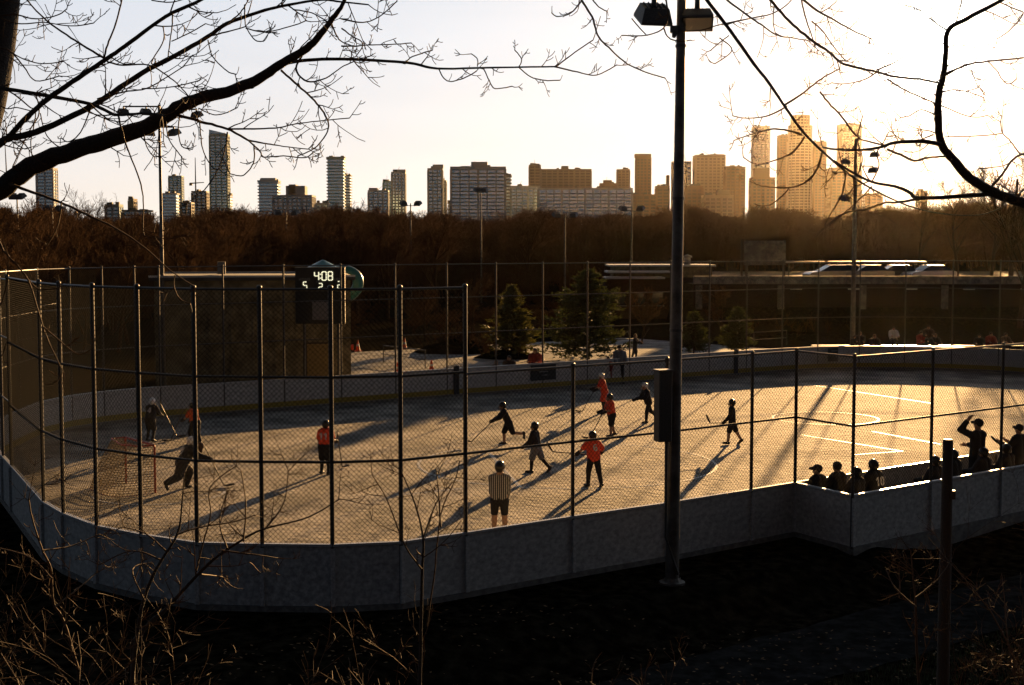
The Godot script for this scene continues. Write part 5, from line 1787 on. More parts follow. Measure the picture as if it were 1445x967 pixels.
func sapling(label: String, trace: Array, ox: float, oy: float, d: float, w0: float, more: Array) -> void:
	var first := pt(ox + trace[0][0] / 3.0, oy + trace[0][1] / 3.0, d)
	var foot := land(Vector3(first.x, 0, first.z))
	var o := thing("bare_sapling", label, "sapling", foot, 0.0, "bare saplings on the bank")
	var s := Shape.new()
	s.tube([Vector3(0, -0.1, 0), first - foot], [w0 * 0.6 / FOCAL * d, w0 * 0.52 / FOCAL * d], 8)
	part("trunk", s, M.bark, o)
	limb(o, trace, ox, oy, d, d + 0.3, w0, 1.4, 12, 0.34, "stem")
	for m in more: limb(o, m, ox, oy, d, d + 0.5, 2.6, 1.0, 7, 0.26, "branch")
func shrubs() -> void:
	sapling("bare sapling with dark stem rising in front of the goal net", [[560, 960], [565, 880], [600, 640], [660, 480], [750, 330], [770, 200], [780, 70]], 0, 644, 9.5, 7.0, [[[610, 610], [560, 480], [640, 450]], [[680, 440], [560, 400], [420, 460]], [[750, 330], [850, 300], [980, 280], [1080, 250]], [[700, 400], [620, 330], [520, 300]]])
	sapling("leaning bare sapling with long branch reaching right before the boards", [[560, 790], [640, 700], [700, 650], [800, 540], [900, 440], [1000, 370], [1110, 310], [1300, 260], [1440, 180]], 0, 644, 10.5, 7.0, [[[830, 490], [850, 400], [890, 250], [890, 130], [1000, 40]], [[940, 400], [1100, 420], [1200, 435]], [[1030, 360], [1040, 200], [1020, 60]], [[1120, 310], [1200, 200], [1220, 60]], [[850, 500], [940, 510]], [[960, 390], [930, 280], [960, 150]]])
	sapling("straight twin-stemmed bare sapling left of the referee", [[330, 960], [335, 800], [340, 500], [345, 350], [310, 200], [250, 60]], 482, 644, 10.0, 6.0, [[[360, 720], [390, 520], [420, 250], [480, 100], [500, 20]], [[345, 350], [400, 200], [470, 110]], [[340, 480], [270, 380], [190, 180], [130, 80]], [[420, 300], [410, 150], [400, 50]]])
	sapling("thin bare sapling at lower left with pale curving stem", [[330, 900], [270, 700], [225, 620], [215, 480], [180, 400], [140, 280], [120, 180]], 0, 644, 8.5, 4.0, [[[230, 640], [330, 560], [410, 490]], [[220, 520], [130, 430], [0, 390]], [[180, 400], [300, 380], [420, 330]]])
	sapling("bare sapling at the right with upright twigs before the bench box", [[1000, 960], [990, 820], [985, 620], [975, 520], [965, 400]], 964, 644, 12.0, 4.0, [[[988, 640], [900, 560], [860, 480]], [[985, 600], [1080, 520], [1140, 430]]])
	var spots := [
		[-2.6, 6.6, 7, 1.9, 0.6, "shrub tangle filling the bottom left corner"], [-1.9, 7.6, 6, 2.0, 0.6, "golden rimmed shrub second from the bottom left corner"],
		[-2.9, 9.0, 7, 2.4, 0.5, "bushy bare shrub below the curved left boards"], [-4.2, 11.5, 7, 3.0, 0.5, "tall bare shrub against the left end of boards"],
		[-1.2, 7.4, 6, 1.7, 0.7, "low arching shrub under the dark sapling"], [-0.2, 7.0, 6, 1.3, 0.7, "low arching shrub at the bottom centre left"],
		[-0.9, 10.2, 7, 1.8, 0.7, "spreading shrub in front of the boards left of centre"], [0.45, 10.0, 8, 1.9, 0.7, "spreading golden tipped shrub below the referee"],
		[0.9, 8.2, 5, 1.2, 0.7, "small arching shrub at the bottom centre"], [1.3, 10.8, 5, 1.5, 0.7, "sparse shrub left of the near lamp pole foot"],
		[4.4, 13.0, 5, 2.0, 0.5, "sparse shrub on the right before the wooden post"], [5.6, 14.0, 6, 2.6, 0.5, "taller shrub at the right border"],
		[-5.4, 14.0, 6, 2.8, 0.5, "dark shrub at the left border below the fence end"], [3.0, 9.6, 4, 1.0, 0.8, "low sprig shrub at the bottom right of centre"],
		[4.2, 10.5, 5, 1.4, 0.7, "low shrub in the bottom right corner grass"],
	]
	for k in spots.size():
		var p: Array = spots[k]
		shrub(p[5], Vector3(p[0], 0, -p[1]), p[2], p[3], p[4], 500 + k)
	# wooden post with flat top, its sun glint painted pale
	var top := pt(1338, 621, 16.0)
	var foot := land(top)
	var o := thing("wooden_post", "round dark wooden post with sunlit flat top before the bench", "post", foot)
	var s := Shape.new()
	var hh := top.y - foot.y
	s.lathe(Vector3.ZERO, [Vector2(0.075, -0.3), Vector2(0.07, hh * 0.5), Vector2(0.058, hh - 0.012), Vector2(0.05, hh), Vector2(0.0, hh)], 16)
	part("shaft", s, M.wood_post, o)
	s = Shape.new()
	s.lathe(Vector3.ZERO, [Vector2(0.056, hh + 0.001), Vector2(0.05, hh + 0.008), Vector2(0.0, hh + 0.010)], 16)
	part("painted_glint_top", s, M.painted_glint_wood, o)  # thin cap, coloured lighter than the shaft to imitate sunlight on it
	s = Shape.new()
	s.box(Vector3(0.05, hh - 0.62, 0.05), Vector3(0.05, 0.10, 0.06))
	part("bracket", s, M.steel, o)
	# dead leaves lying on the bank
	var ls := Shape.new()
	for k in 5000:
		var x := rng.randf_range(-9.0, 10.0)
		var d := rng.randf_range(6.0, 24.0)
		if across(x, d) > -0.4: continue
		var c := Vector3(x, ground_h(x, d) + rng.randf_range(0.004, 0.04), -d)
		var a := rng.randf() * TAU
		var u := Vector3(cos(a), rng.randf_range(-0.4, 0.4), sin(a)) * rng.randf_range(0.02, 0.045)
		var v := Vector3(-sin(a), rng.randf_range(-0.3, 0.3), cos(a)) * 0.02
		ls.quad(c - u, c - v, c + u, c + v)
	var lo := part("fallen_leaves", ls, M.dry_leaf, self)
	stuff(lo)
	meta(lo, "dry brown leaves scattered over the shaded bank", "leaves")

# ---------------------------------------------------------------- people
func blob(caps: Array, cell: float, k: float) -> ArrayMesh:
	# smooth union of tapered capsules [a, b, ra, rb], meshed as surface nets
	var lo := Vector3.ONE * 1e6
	var hi := -lo
	for c in caps:
		var r: float = maxf(c[2], c[3]) + cell * 3.0
		lo = lo.min(c[0] - Vector3.ONE * r).min(c[1] - Vector3.ONE * r)
		hi = hi.max(c[0] + Vector3.ONE * r).max(c[1] + Vector3.ONE * r)
	var nx := int((hi.x - lo.x) / cell) + 2
	var ny := int((hi.y - lo.y) / cell) + 2
	var nz := int((hi.z - lo.z) / cell) + 2
	var f := PackedFloat32Array()
	f.resize(nx * ny * nz)
	f.fill(1.0)
	for c in caps:
		var a: Vector3 = c[0]
		var b: Vector3 = c[1]
		var ra: float = c[2]
		var rb: float = c[3]
		var ab := b - a
		var l2 := maxf(ab.length_squared(), 1e-9)
		var m := maxf(ra, rb) + cell * 2.5 + k
		var i0 := Vector3i(((a.min(b) - Vector3.ONE * m - lo) / cell).floor()).clamp(Vector3i.ZERO, Vector3i(nx - 1, ny - 1, nz - 1))
		var i1 := Vector3i(((a.max(b) + Vector3.ONE * m - lo) / cell).ceil()).clamp(Vector3i.ZERO, Vector3i(nx - 1, ny - 1, nz - 1))
		for z in range(i0.z, i1.z + 1):
			for y in range(i0.y, i1.y + 1):
				var o := (z * ny + y) * nx
				for x in range(i0.x, i1.x + 1):
					var pa := Vector3(lo.x + x * cell, lo.y + y * cell, lo.z + z * cell) - a
					var t := clampf(pa.dot(ab) / l2, 0.0, 1.0)
					var d := (pa - ab * t).length() - (ra + (rb - ra) * t)
					var e := f[o + x]
					var h := k - absf(d - e)
					f[o + x] = minf(d, e) - (h * h / (4.0 * k) if h > 0.0 else 0.0)
	var s := Shape.new()
	var id := {}
	var sy := nx
	var sz := nx * ny
	var offs := [0, 1, sy, sy + 1, sz, sz + 1, sz + sy, sz + sy + 1]
	var near := cell * 1.8
	for z in nz - 1:
		for y in ny - 1:
			var row := z * sz + y * sy
			for x in nx - 1:
				var o := row + x
				var f0 := f[o]
				if f0 > near or f0 < -near: continue
				var pos := 0
				for q in offs:
					if f[o + q] < 0.0: pos += 1
				if pos == 0 or pos == 8: continue
				var sum := Vector3.ZERO
				var n := 0
				for e in [[0, 1], [2, 3], [4, 5], [6, 7], [0, 2], [1, 3], [4, 6], [5, 7], [0, 4], [1, 5], [2, 6], [3, 7]]:
					var va := f[o + offs[e[0]]]
					var vb := f[o + offs[e[1]]]
					if (va < 0.0) != (vb < 0.0):
						var t := va / (va - vb)
						var pa := Vector3(e[0] & 1, (e[0] >> 1) & 1, e[0] >> 2)
						var pb := Vector3(e[1] & 1, (e[1] >> 1) & 1, e[1] >> 2)
						sum += pa.lerp(pb, t)
						n += 1
				sum /= n
				id[o] = s.v.size()
				s.v.append(lo + (Vector3(x, y, z) + sum) * cell)
				var gx := (f[o + 1] + f[o + sy + 1] + f[o + sz + 1] + f[o + sz + sy + 1]) - (f[o] + f[o + sy] + f[o + sz] + f[o + sz + sy])
				var gy := (f[o + sy] + f[o + sy + 1] + f[o + sz + sy] + f[o + sz + sy + 1]) - (f[o] + f[o + 1] + f[o + sz] + f[o + sz + 1])
				var gz := (f[o + sz] + f[o + sz + 1] + f[o + sz + sy] + f[o + sz + sy + 1]) - (f[o] + f[o + 1] + f[o + sy] + f[o + sy + 1])
				s.n.append(Vector3(gx, gy, gz).normalized())
	for o in id:
		var v0: int = id[o]
		for ax in 3:
			var st: int = [1, sy, sz][ax]
			var u: int = [sy, sz, 1][ax]
			var w: int = [sz, 1, sy][ax]
			var fa := f[o]
			var fb := f[o + st]
			if (fa < 0.0) == (fb < 0.0): continue
			if not (id.has(o - u) and id.has(o - w) and id.has(o - u - w)): continue
			var q1: int = id[o - u]
			var q2: int = id[o - u - w]
			var q3: int = id[o - w]
			if fa < 0.0: s.i.append_array(PackedInt32Array([v0, q2, q1, v0, q3, q2]))
			else: s.i.append_array(PackedInt32Array([v0, q1, q2, v0, q2, q3]))
	return s.mesh()

# pose keys: lean, twist, ll/rl [swing, knee, spread], la/ra [swing, out, elbow], look [pitch, yaw], low (extra crouch handled by the legs)
func joints(h: float, pose: Dictionary, child: bool) -> Dictionary:
	var J := {}
	var hw := 0.055 * h
	var lean: float = pose.get("lean", 0.05)
	var tw: float = pose.get("twist", 0.0)
	var side: float = pose.get("tilt", 0.0)
	J.pelvis = Vector3.ZERO
	for sd in [-1, 1]:
		var n := "l" if sd < 0 else "r"
		var lg: Array = pose.get(n + "l", [0.0, 0.05, 0.05])
		var hip := Vector3(sd * hw, -0.01 * h, 0)
		var td := Vector3(sd * lg[2], -cos(lg[0]), -sin(lg[0])).normalized()
		var knee := hip + td * 0.245 * h
		var a2: float = lg[0] - lg[1]
		var sdir := Vector3(sd * lg[2] * 0.6, -cos(a2), -sin(a2)).normalized()
		var ankle := knee + sdir * 0.235 * h
		var fdir := Vector3(sd * 0.15, sin(a2) * 0.9 - (0.25 if a2 < -0.5 else 0.0), -cos(a2)).normalized()
		J[n + "hip"] = hip; J[n + "knee"] = knee; J[n + "ankle"] = ankle
		J[n + "heel"] = ankle - fdir * 0.02 * h + sdir * 0.02 * h
		J[n + "toe"] = ankle + fdir * 0.105 * h + sdir * 0.028 * h
	var up := Vector3(side, cos(lean), -sin(lean)).normalized()
	var sb := Basis(Vector3.UP, tw)
	var chest := up * 0.275 * h
	J.chest = chest
	J.waist = up * 0.10 * h
	var shw: float = pose.get("shoulders", 0.108 if child else 0.118) * h
	for sd in [-1, 1]:
		var n := "l" if sd < 0 else "r"
		var ar: Array = pose.get(n + "a", [0.1, 0.15, 0.3])
		var sh := chest + sb * Vector3(sd * shw, -0.012 * h, 0)
		var sw: float = ar[0]
		var ad := sb * Vector3(sd * sin(ar[1]), -cos(sw) * cos(ar[1]), -sin(sw) * cos(ar[1])).normalized()
		var elbow := sh + ad * 0.165 * h
		var s2: float = sw + ar[2]
		var inn: float = ar[3] if ar.size() > 3 else 0.25
		var fd := sb * Vector3(sd * (sin(ar[1]) - inn), -cos(s2), -sin(s2)).normalized()
		var wrist := elbow + fd * 0.145 * h
		J[n + "sh"] = sh; J[n + "elbow"] = elbow; J[n + "wrist"] = wrist
		J[n + "hand"] = wrist + fd * 0.05 * h
		J[n + "fdir"] = fd
	var lk: Array = pose.get("look", [0.0, 0.0])
	var hb := Basis(Vector3.UP, tw * 0.5 + lk[1]) * Basis(Vector3.RIGHT, -lk[0])
	var hh := (0.170 if child else 0.142) * h
	J.neck = chest + up * 0.055 * h
	J.head = J.neck + (up + hb.y).normalized() * hh * 0.42
	J.hb = hb
	J.hh = hh
	var low := 1e6
	for n in ["lheel", "ltoe", "rheel", "rtoe", "lknee", "rknee"]:
		low = minf(low, J[n].y - (0.022 * h if n.ends_with("e") and not n.ends_with("knee") else 0.03 * h))
	if pose.has("seat"): low = -pose.seat
	for n in J:
		if J[n] is Vector3 and n != "lfdir" and n != "rfdir": J[n].y -= low
	return J
func person(label: String, feet: Vector3, face: Vector2, h: float, pose: Dictionary, kit: Dictionary, child := true, cell_k := 0.0125, group := "") -> Node3D:
	var J := joints(h, pose, child)
	var yaw := atan2(-face.x, face.y)           # local -Z turned to (face.x right, face.y away)
	var o := thing("person", label, "person", feet, yaw, group)
	var cell := h * cell_k
	var hh: float = J.hh
	var hb: Basis = J.hb
	var f: float = kit.get("slim", 0.94 if child else 1.0)
	# body: one continuous skin
	var caps := []
	caps.append([J.head + hb.y * hh * 0.12, J.head - hb.y * hh * 0.22 - hb.z * hh * 0.06, hh * 0.36, hh * 0.27])
	caps.append([J.head - hb.z * hh * 0.36 - hb.y * hh * 0.06, J.head - hb.z * hh * 0.42 - hb.y * hh * 0.12, hh * 0.05, hh * 0.07])
	caps.append([J.neck - Vector3.UP * 0.03 * h, J.head - hb.y * hh * 0.2, 0.034 * h * f, 0.034 * h * f])
	for n in ["l", "r"]:
		caps.append([J[n + "hip"], J.chest.lerp(J[n + "sh"], 0.55), 0.062 * h * f, 0.058 * h * f])
		caps.append([J.neck - Vector3.UP * 0.02 * h, J[n + "sh"], 0.035 * h, 0.042 * h * f])
		caps.append([J[n + "sh"], J[n + "elbow"], 0.036 * h * f, 0.029 * h * f])
		caps.append([J[n + "elbow"], J[n + "wrist"], 0.029 * h * f, 0.021 * h])
		caps.append([J[n + "wrist"], J[n + "hand"], 0.022 * h, 0.024 * h])
		caps.append([J[n + "hip"], J[n + "knee"], 0.056 * h * f, 0.040 * h * f])
		caps.append([J[n + "knee"], J[n + "ankle"], 0.039 * h * f, 0.025 * h])
		caps.append([J[n + "heel"], J[n + "toe"], 0.026 * h, 0.02 * h])
		var ear: Vector3 = hb.x * (-1.0 if n == "l" else 1.0)
		caps.append([J.head + ear * hh * 0.36, J.head + ear * hh * 0.38 - hb.y * hh * 0.1, hh * 0.05, hh * 0.05])
	var body := part("body", blob(caps, cell, 0.012 * h), M[kit.get("skin", "skin")], o)
	if not kit.has("gloves"):
		var fs := Shape.new()
		for n in ["l", "r"]:
			var sd := -1.0 if n == "l" else 1.0
			var fd: Vector3 = J[n + "fdir"]
			var sx := fd.cross(Vector3.FORWARD).normalized()
			if sx.length() < 0.5: sx = Vector3.RIGHT
			var base: Vector3 = J[n + "hand"]
			for k in 4:
				var st := base + sx * (k - 1.5) * 0.0115 * h + fd * 0.012 * h
				var l: float = [0.034, 0.040, 0.037, 0.029][k] * h
				var curl := fd.cross(sx) * 0.012 * h
				fs.tube([st, st + fd * l * 0.5 + curl * 0.4, st + fd * l + curl * 1.6], [0.0058 * h, 0.0052 * h, 0.004 * h], 5)
			var th := base - sx * 0.02 * h - fd * 0.012 * h
			fs.tube([th, th - sx * 0.012 * h + fd * 0.014 * h, th - sx * 0.008 * h + fd * 0.032 * h], [0.0066 * h, 0.006 * h, 0.0045 * h], 5)
		part("fingers", fs, M[kit.get("skin", "skin")], body)
	var es := Shape.new()
	for sd in [-1.0, 1.0]:
		es.ball(J.head - hb.z * hh * 0.335 + hb.x * sd * hh * 0.14 + hb.y * hh * 0.02, Vector3.ONE * hh * 0.045, 6, 4)
	part("eyes", es, M.eye, body)
	# top
	var loose: float = kit.get("loose", 0.016) * h
	caps = []
	for n in ["l", "r"]:
		caps.append([J[n + "hip"].lerp(J.waist, 0.25) - Vector3.UP * 0.02 * h, J.chest.lerp(J[n + "sh"], 0.5), 0.070 * h * f + loose, 0.060 * h * f + loose])
		caps.append([J[n + "sh"], J[n + "elbow"].lerp(J[n + "sh"], 0.0 if kit.get("long", true) else 0.3), 0.040 * h * f + loose, 0.034 * h * f + loose])
		caps.append([J.neck - Vector3.UP * 0.035 * h, J[n + "sh"], 0.032 * h + loose * 0.6, 0.042 * h + loose * 0.6])
		if kit.get("long", true):
			caps.append([J[n + "elbow"], J[n + "elbow"].lerp(J[n + "wrist"], 0.85), 0.033 * h * f + loose, 0.026 * h + loose * 0.7])
	var top := part("jersey" if kit.has("helmet") else "jacket", blob(caps, cell, 0.014 * h), M[kit.get("top", "black_cloth")], o)
	if kit.has("number"):
		var bz: Vector3 = (J.chest - J.pelvis).normalized()
		var bx := Basis(Vector3.UP, pose.get("twist", 0.0)).x
		var out := bx.cross(bz).normalized()
		var sgn := 1.0 if kit.get("back", true) else -1.0
		var nb := Basis(bx * sgn, bz, out * sgn)
		lettering("number", kit.number, 0.13 * h, M.white_print, top, J.pelvis.lerp(J.chest, 0.66) + out * sgn * (0.066 * h * f + loose + 0.012 * h), nb, 0.006)
	# bottom
	caps = []
	var ends: float = {"shorts": 0.92, "trousers": 2.0, "skirt": 0.6}[kit.get("legwear", "trousers")]
	var bl: float = kit.get("bloose", 0.014) * h
	caps.append([J.lhip, J.rhip, 0.066 * h * f + bl, 0.066 * h * f + bl])
	for n in ["l", "r"]:
		caps.append([J[n + "hip"], J[n + "hip"].lerp(J[n + "knee"], minf(ends, 1.0)), 0.060 * h * f + bl, 0.044 * h * f + bl])
		if ends > 1.0: caps.append([J[n + "knee"], J[n + "knee"].lerp(J[n + "ankle"], 0.92), 0.042 * h * f + bl * 0.8, 0.030 * h + bl * 0.8])
	part("shorts" if ends < 1.0 else "trousers", blob(caps, cell, 0.012 * h), M[kit.get("bottom", "black_cloth")], o)
	for n in ["l", "r"]:
		if ends < 1.0 and kit.has("socks"):
			var pad: float = kit.get("pad", 0.006) * h
			part("sock", blob([[J[n + "knee"].lerp(J[n + "ankle"], 0.12), J[n + "ankle"], 0.038 * h * f + pad, 0.026 * h + pad * 0.7]], cell, 0.01 * h), M[kit.socks], o)
		part("shoe", blob([[J[n + "heel"], J[n + "toe"], 0.034 * h, 0.027 * h], [J[n + "ankle"], J[n + "heel"], 0.032 * h, 0.032 * h]], cell, 0.012 * h), M[kit.get("shoes", "shoe")], o)
		if kit.has("gloves"):
			part("glove", blob([[J[n + "wrist"].lerp(J[n + "elbow"], 0.25), J[n + "hand"] + J[n + "fdir"] * 0.02 * h, 0.034 * h, 0.040 * h]], cell, 0.01 * h), M[kit.gloves], o)
	# headgear
	if kit.has("helmet"):
		var hm := part("helmet", blob([[J.head + hb.y * hh * 0.20 + hb.z * hh * 0.02, J.head + hb.y * hh * 0.16 + hb.z * hh * 0.14, hh * 0.42, hh * 0.40], [J.head + hb.z * hh * 0.16 - hb.y * hh * 0.08, J.head + hb.z * hh * 0.18, hh * 0.34, hh * 0.36], [J.head + hb.x * hh * 0.34 - hb.y * hh * 0.02, J.head + hb.x * hh * 0.34 + hb.y * hh * 0.1, hh * 0.10, hh * 0.12], [J.head - hb.x * hh * 0.34 - hb.y * hh * 0.02, J.head - hb.x * hh * 0.34 + hb.y * hh * 0.1, hh * 0.10, hh * 0.12]], cell * 0.8, 0.01 * h), M[kit.helmet], o)
		var cs := Shape.new()
		for k in 4:
			var arc := []
			for q in 7:
				var a := lerpf(-1.25, 1.25, q / 6.0)
				arc.append(J.head + hb * Vector3(sin(a) * 0.42, 0.02 - k * 0.13, -cos(a) * 0.50 - 0.02) * hh)
			cs.tube(arc, _fill(7, 0.0035), 4, false)
		for q in 5:
			var a := lerpf(-1.0, 1.0, q / 4.0)
			cs.tube([J.head + hb * Vector3(sin(a) * 0.42, 0.05, -cos(a) * 0.50 - 0.02) * hh, J.head + hb * Vector3(sin(a) * 0.36, -0.40, -cos(a) * 0.46 - 0.02) * hh], [0.0035, 0.0035], 4, false)
		part("face_cage", cs, M.steel, hm)
	elif kit.has("cap"):
		part("cap", blob([[J.head + hb.y * hh * 0.22, J.head + hb.y * hh * 0.2 + hb.z * hh * 0.1, hh * 0.39, hh * 0.38], [J.head + hb.y * hh * 0.22 - hb.z * hh * 0.2, J.head + hb.y * hh * 0.2 - hb.z * hh * 0.62, hh * 0.20, hh * 0.14]], cell * 0.8, 0.008 * h), M[kit.cap], o)
	else:
		part("hair", blob([[J.head + hb.y * hh * 0.2 + hb.z * hh * 0.05, J.head + hb.y * hh * 0.12 + hb.z * hh * 0.14, hh * 0.39, hh * 0.37], [J.head + hb.z * hh * 0.16, J.head + hb.z * hh * 0.18 - hb.y * hh * kit.get("hair_long", 0.12), hh * 0.3, hh * 0.26]], cell * 0.8, 0.01 * h), M[kit.get("hair", "hair")], o)
	o.set_meta("joints", J)
	return o
func world_joint(o: Node3D, n: String) -> Vector3:
	return o.transform * (o.get_meta("joints")[n] as Vector3)
func hockey_stick(label: String, a: Vector3, b: Vector3, blade: Vector3) -> void:
	# shaft from a to b, blade bending off at b
	var o := thing("hockey_stick", label, "hockey stick", b, 0.0, "hockey sticks")
	var s := Shape.new()
	s.tube([a - b, Vector3.ZERO], [0.014, 0.014], 6)
	part("shaft", s, M.stick, o)
	s = Shape.new()
	s.tube([Vector3.ZERO, blade * 0.12, blade * 0.2 + Vector3.UP * 0.012, blade * 0.27 + Vector3.UP * 0.02], [0.016, 0.030, 0.032, 0.02], 6)
	part("blade", s, M.stick, o)
func build_people() -> void:
	build_goal()
	var red := {"top": "red_cloth", "bottom": "black_cloth", "legwear": "shorts", "socks": "black_cloth", "helmet": "helmet_black", "gloves": "black_cloth", "long": false, "loose": 0.022, "bloose": 0.03}
	var blk := {"top": "black_cloth", "bottom": "black_cloth", "legwear": "shorts", "socks": "black_cloth", "helmet": "helmet_black", "gloves": "black_cloth", "long": true, "loose": 0.018, "bloose": 0.025}
	var kit := func(base: Dictionary, more: Dictionary) -> Dictionary:
		var d := base.duplicate()
		d.merge(more, true)
		return d
	var grp := "players on the floor"
	# 1 black jersey, white helmet, left
	var p := person("player in black jersey number 4 with white helmet by far left boards", g(212, 624), Vector2(0.3, 1), 1.34, {"lean": 0.35, "ll": [0.35, 0.5, 0.12], "rl": [0.1, 0.45, 0.12], "la": [0.5, 0.15, 0.5], "ra": [0.6, 0.1, 0.6]}, kit.call(blk, {"helmet": "helmet_white", "number": "4"}), true, 0.0125, grp)
	var w := world_joint(p, "rhand")
	hockey_stick("hockey stick held by the white helmeted player at far left", w + Vector3(-0.05, 0.35, -0.05), Vector3(w.x + 0.35, 0.06, w.z - 0.5), Vector3(0.9, 0, -0.3).normalized())
	# 2 orange-red behind the fence post
	p = person("player in orange-red jersey partly hidden by a fence post at left", g(276, 628), Vector2(-0.8, 0.5), 1.28, {"lean": 0.3, "ll": [0.4, 0.6, 0.1], "rl": [0.1, 0.4, 0.1], "la": [0.6, 0.1, 0.5], "ra": [0.5, 0.2, 0.4]}, kit.call(red, {"top": "orange_cloth", "legwear": "trousers"}), true, 0.0125, grp)
	w = world_joint(p, "lhand")
	hockey_stick("hockey stick of the player hidden by the fence post", w + Vector3(0.05, 0.35, 0.0), Vector3(w.x - 0.45, 0.06, w.z - 0.35), Vector3(-1, 0, 0))
	# 3 goalkeeper, lunging with one leg back
	p = person("goalkeeper in black with white mask and leg pads lunging before the net", g(257, 692), Vector2(0.85, 0.45), 1.45, {"lean": 0.55, "ll": [0.75, 1.0, 0.22], "rl": [-0.45, 0.75, 0.35], "la": [0.7, 0.75, 0.9], "ra": [0.8, 0.35, 0.5], "look": [-0.15, 0.0]}, kit.call(blk, {"helmet": "helmet_white", "socks": "black_cloth", "pad": 0.04, "loose": 0.035, "bloose": 0.045, "number": "31"}), true, 0.0125, grp)
	w = world_joint(p, "lhand")
	var gs := thing("catching_glove", "dark catching glove raised by the goalkeeper", "glove", w)
	gs.add_child(MeshInstance3D.new()); gs.get_child(0).name = "pocket"
	gs.get_child(0).mesh = blob([[Vector3.ZERO, Vector3(0.02, 0.14, 0), 0.07, 0.10], [Vector3(0.04, 0.02, 0.05), Vector3(0.08, 0.12, 0.06), 0.04, 0.03]], 0.016, 0.02)
	gs.get_child(0).material_override = M.brown_cloth
	part("cuff", blob([[Vector3(0, -0.04, 0), Vector3(0, -0.12, 0.0), 0.065, 0.06]], 0.018, 0.01), M.black_cloth, gs)
	w = world_joint(p, "rhand")
	hockey_stick("goalkeeper's stick held low in front of the pads", w + Vector3(-0.1, 0.3, 0.05), Vector3(w.x + 0.3, 0.07, w.z - 0.25), Vector3(0.9, 0, -0.4))
	# 4 red number 11 standing
	p = person("player in red jersey number 11 standing alone left of centre", g(459, 670), Vector2(0.35, 1), 1.42, {"lean": 0.12, "ll": [0.12, 0.2, 0.08], "rl": [-0.05, 0.1, 0.1], "la": [0.15, 0.35, 0.5], "ra": [0.4, 0.1, 0.9]}, kit.call(red, {"number": "11"}), true, 0.0125, grp)
	w = world_joint(p, "rhand")
	hockey_stick("hockey stick held upright by the player wearing number 11", w + Vector3(0.02, 0.25, -0.02), Vector3(w.x + 0.08, 0.06, w.z - 0.65), Vector3(0.6, 0, -0.8).normalized())
	# 5 black runner with stick to the left
	p = person("player in black running left with stick stretched ahead, left of centre", g(718, 628), Vector2(-1, -0.15), 1.36, {"lean": 0.42, "rl": [0.42, 0.45, 0.04], "ll": [-0.35, 1.15, 0.05], "ra": [0.7, 0.12, 0.35], "la": [0.75, 0.1, 0.4], "look": [0.1, 0.0]}, kit.call(blk, {"socks": "skin"}), true, 0.0125, grp)
	w = world_joint(p, "lhand")
	hockey_stick("hockey stick stretched ahead of the running player in black", w + Vector3(0.35, 0.33, -0.05), Vector3(w.x - 0.62, 0.16, w.z + 0.15), Vector3(-0.95, 0.1, 0.0))
	# 6 black with pale shorts walking
	p = person("player in black with pale shorts walking left behind the referee", g(757, 668), Vector2(-0.9, 0.4), 1.36, {"lean": 0.14, "ll": [0.3, 0.25, 0.04], "rl": [-0.38, 0.35, 0.04], "la": [0.35, 0.1, 0.6], "ra": [0.3, 0.1, 0.7], "look": [-0.05, 0.1]}, kit.call(blk, {"bottom": "grey_cloth"}), true, 0.0125, grp)
	# 7 red with stick, nearest red
	p = person("nearest player in red jersey holding stick out to the left", g(838, 688), Vector2(-0.35, 0.95), 1.38, {"lean": 0.2, "ll": [0.22, 0.3, 0.12], "rl": [-0.15, 0.2, 0.12], "la": [0.75, 0.4, 0.25], "ra": [0.2, 0.75, 0.9, 0.5], "look": [0.1, 0.35]}, kit.call(red, {"legwear": "trousers", "number": "6", "bloose": 0.012}), true, 0.0125, grp)
	w = world_joint(p, "lhand")
	hockey_stick("hockey stick held out level by the nearest red player", w + Vector3(0.25, -0.02, 0.0), w + Vector3(-0.62, 0.03, -0.15), Vector3(-0.6, 0.85, 0.0))
	# 8 red standing, facing left
	p = person("player in red jersey with black shorts facing left, beside the red-shorted one", g(863, 617), Vector2(-0.85, -0.3), 1.36, {"lean": 0.16, "ll": [0.2, 0.15, 0.1], "rl": [-0.18, 0.15, 0.14], "la": [0.35, 0.15, 0.9], "ra": [0.35, 0.15, 0.9]}, kit.call(red, {"socks": "skin", "loose": 0.026}), true, 0.0125, grp)
	w = world_joint(p, "lhand")
	hockey_stick("hockey stick of the red player in black shorts", w + Vector3(0.15, 0.3, 0.0), Vector3(w.x - 0.4, 0.05, w.z + 0.2), Vector3(-1, 0, 0))
	# 9 red top and shorts
	p = person("player in red jersey and red shorts farthest back with pale helmet", g(853, 581), Vector2(-0.9, -0.2), 1.38, {"lean": 0.25, "ll": [0.35, 0.5, 0.08], "rl": [-0.05, 0.35, 0.1], "la": [0.4, 0.1, 0.8], "ra": [0.5, 0.1, 0.8]}, kit.call(red, {"bottom": "red_cloth", "socks": "black_cloth", "helmet": "helmet_white"}), true, 0.0125, grp)
	w = world_joint(p, "lhand")
	hockey_stick("hockey stick of the player in red shorts", w + Vector3(0.15, 0.3, 0.0), Vector3(w.x - 0.45, 0.05, w.z + 0.1), Vector3(-1, 0, 0))
	# 10 adult in grey jacket by the far boards
	person("adult in grey jacket and dark cap standing against the far boards", g(874, 542), Vector2(0.2, -1), 1.72, {"la": [0.3, 0.2, 0.7], "ra": [0.3, 0.2, 0.7]}, {"top": "grey_cloth", "bottom": "black_cloth", "cap": "black_cloth"}, false, 0.0115, "people by the far boards")
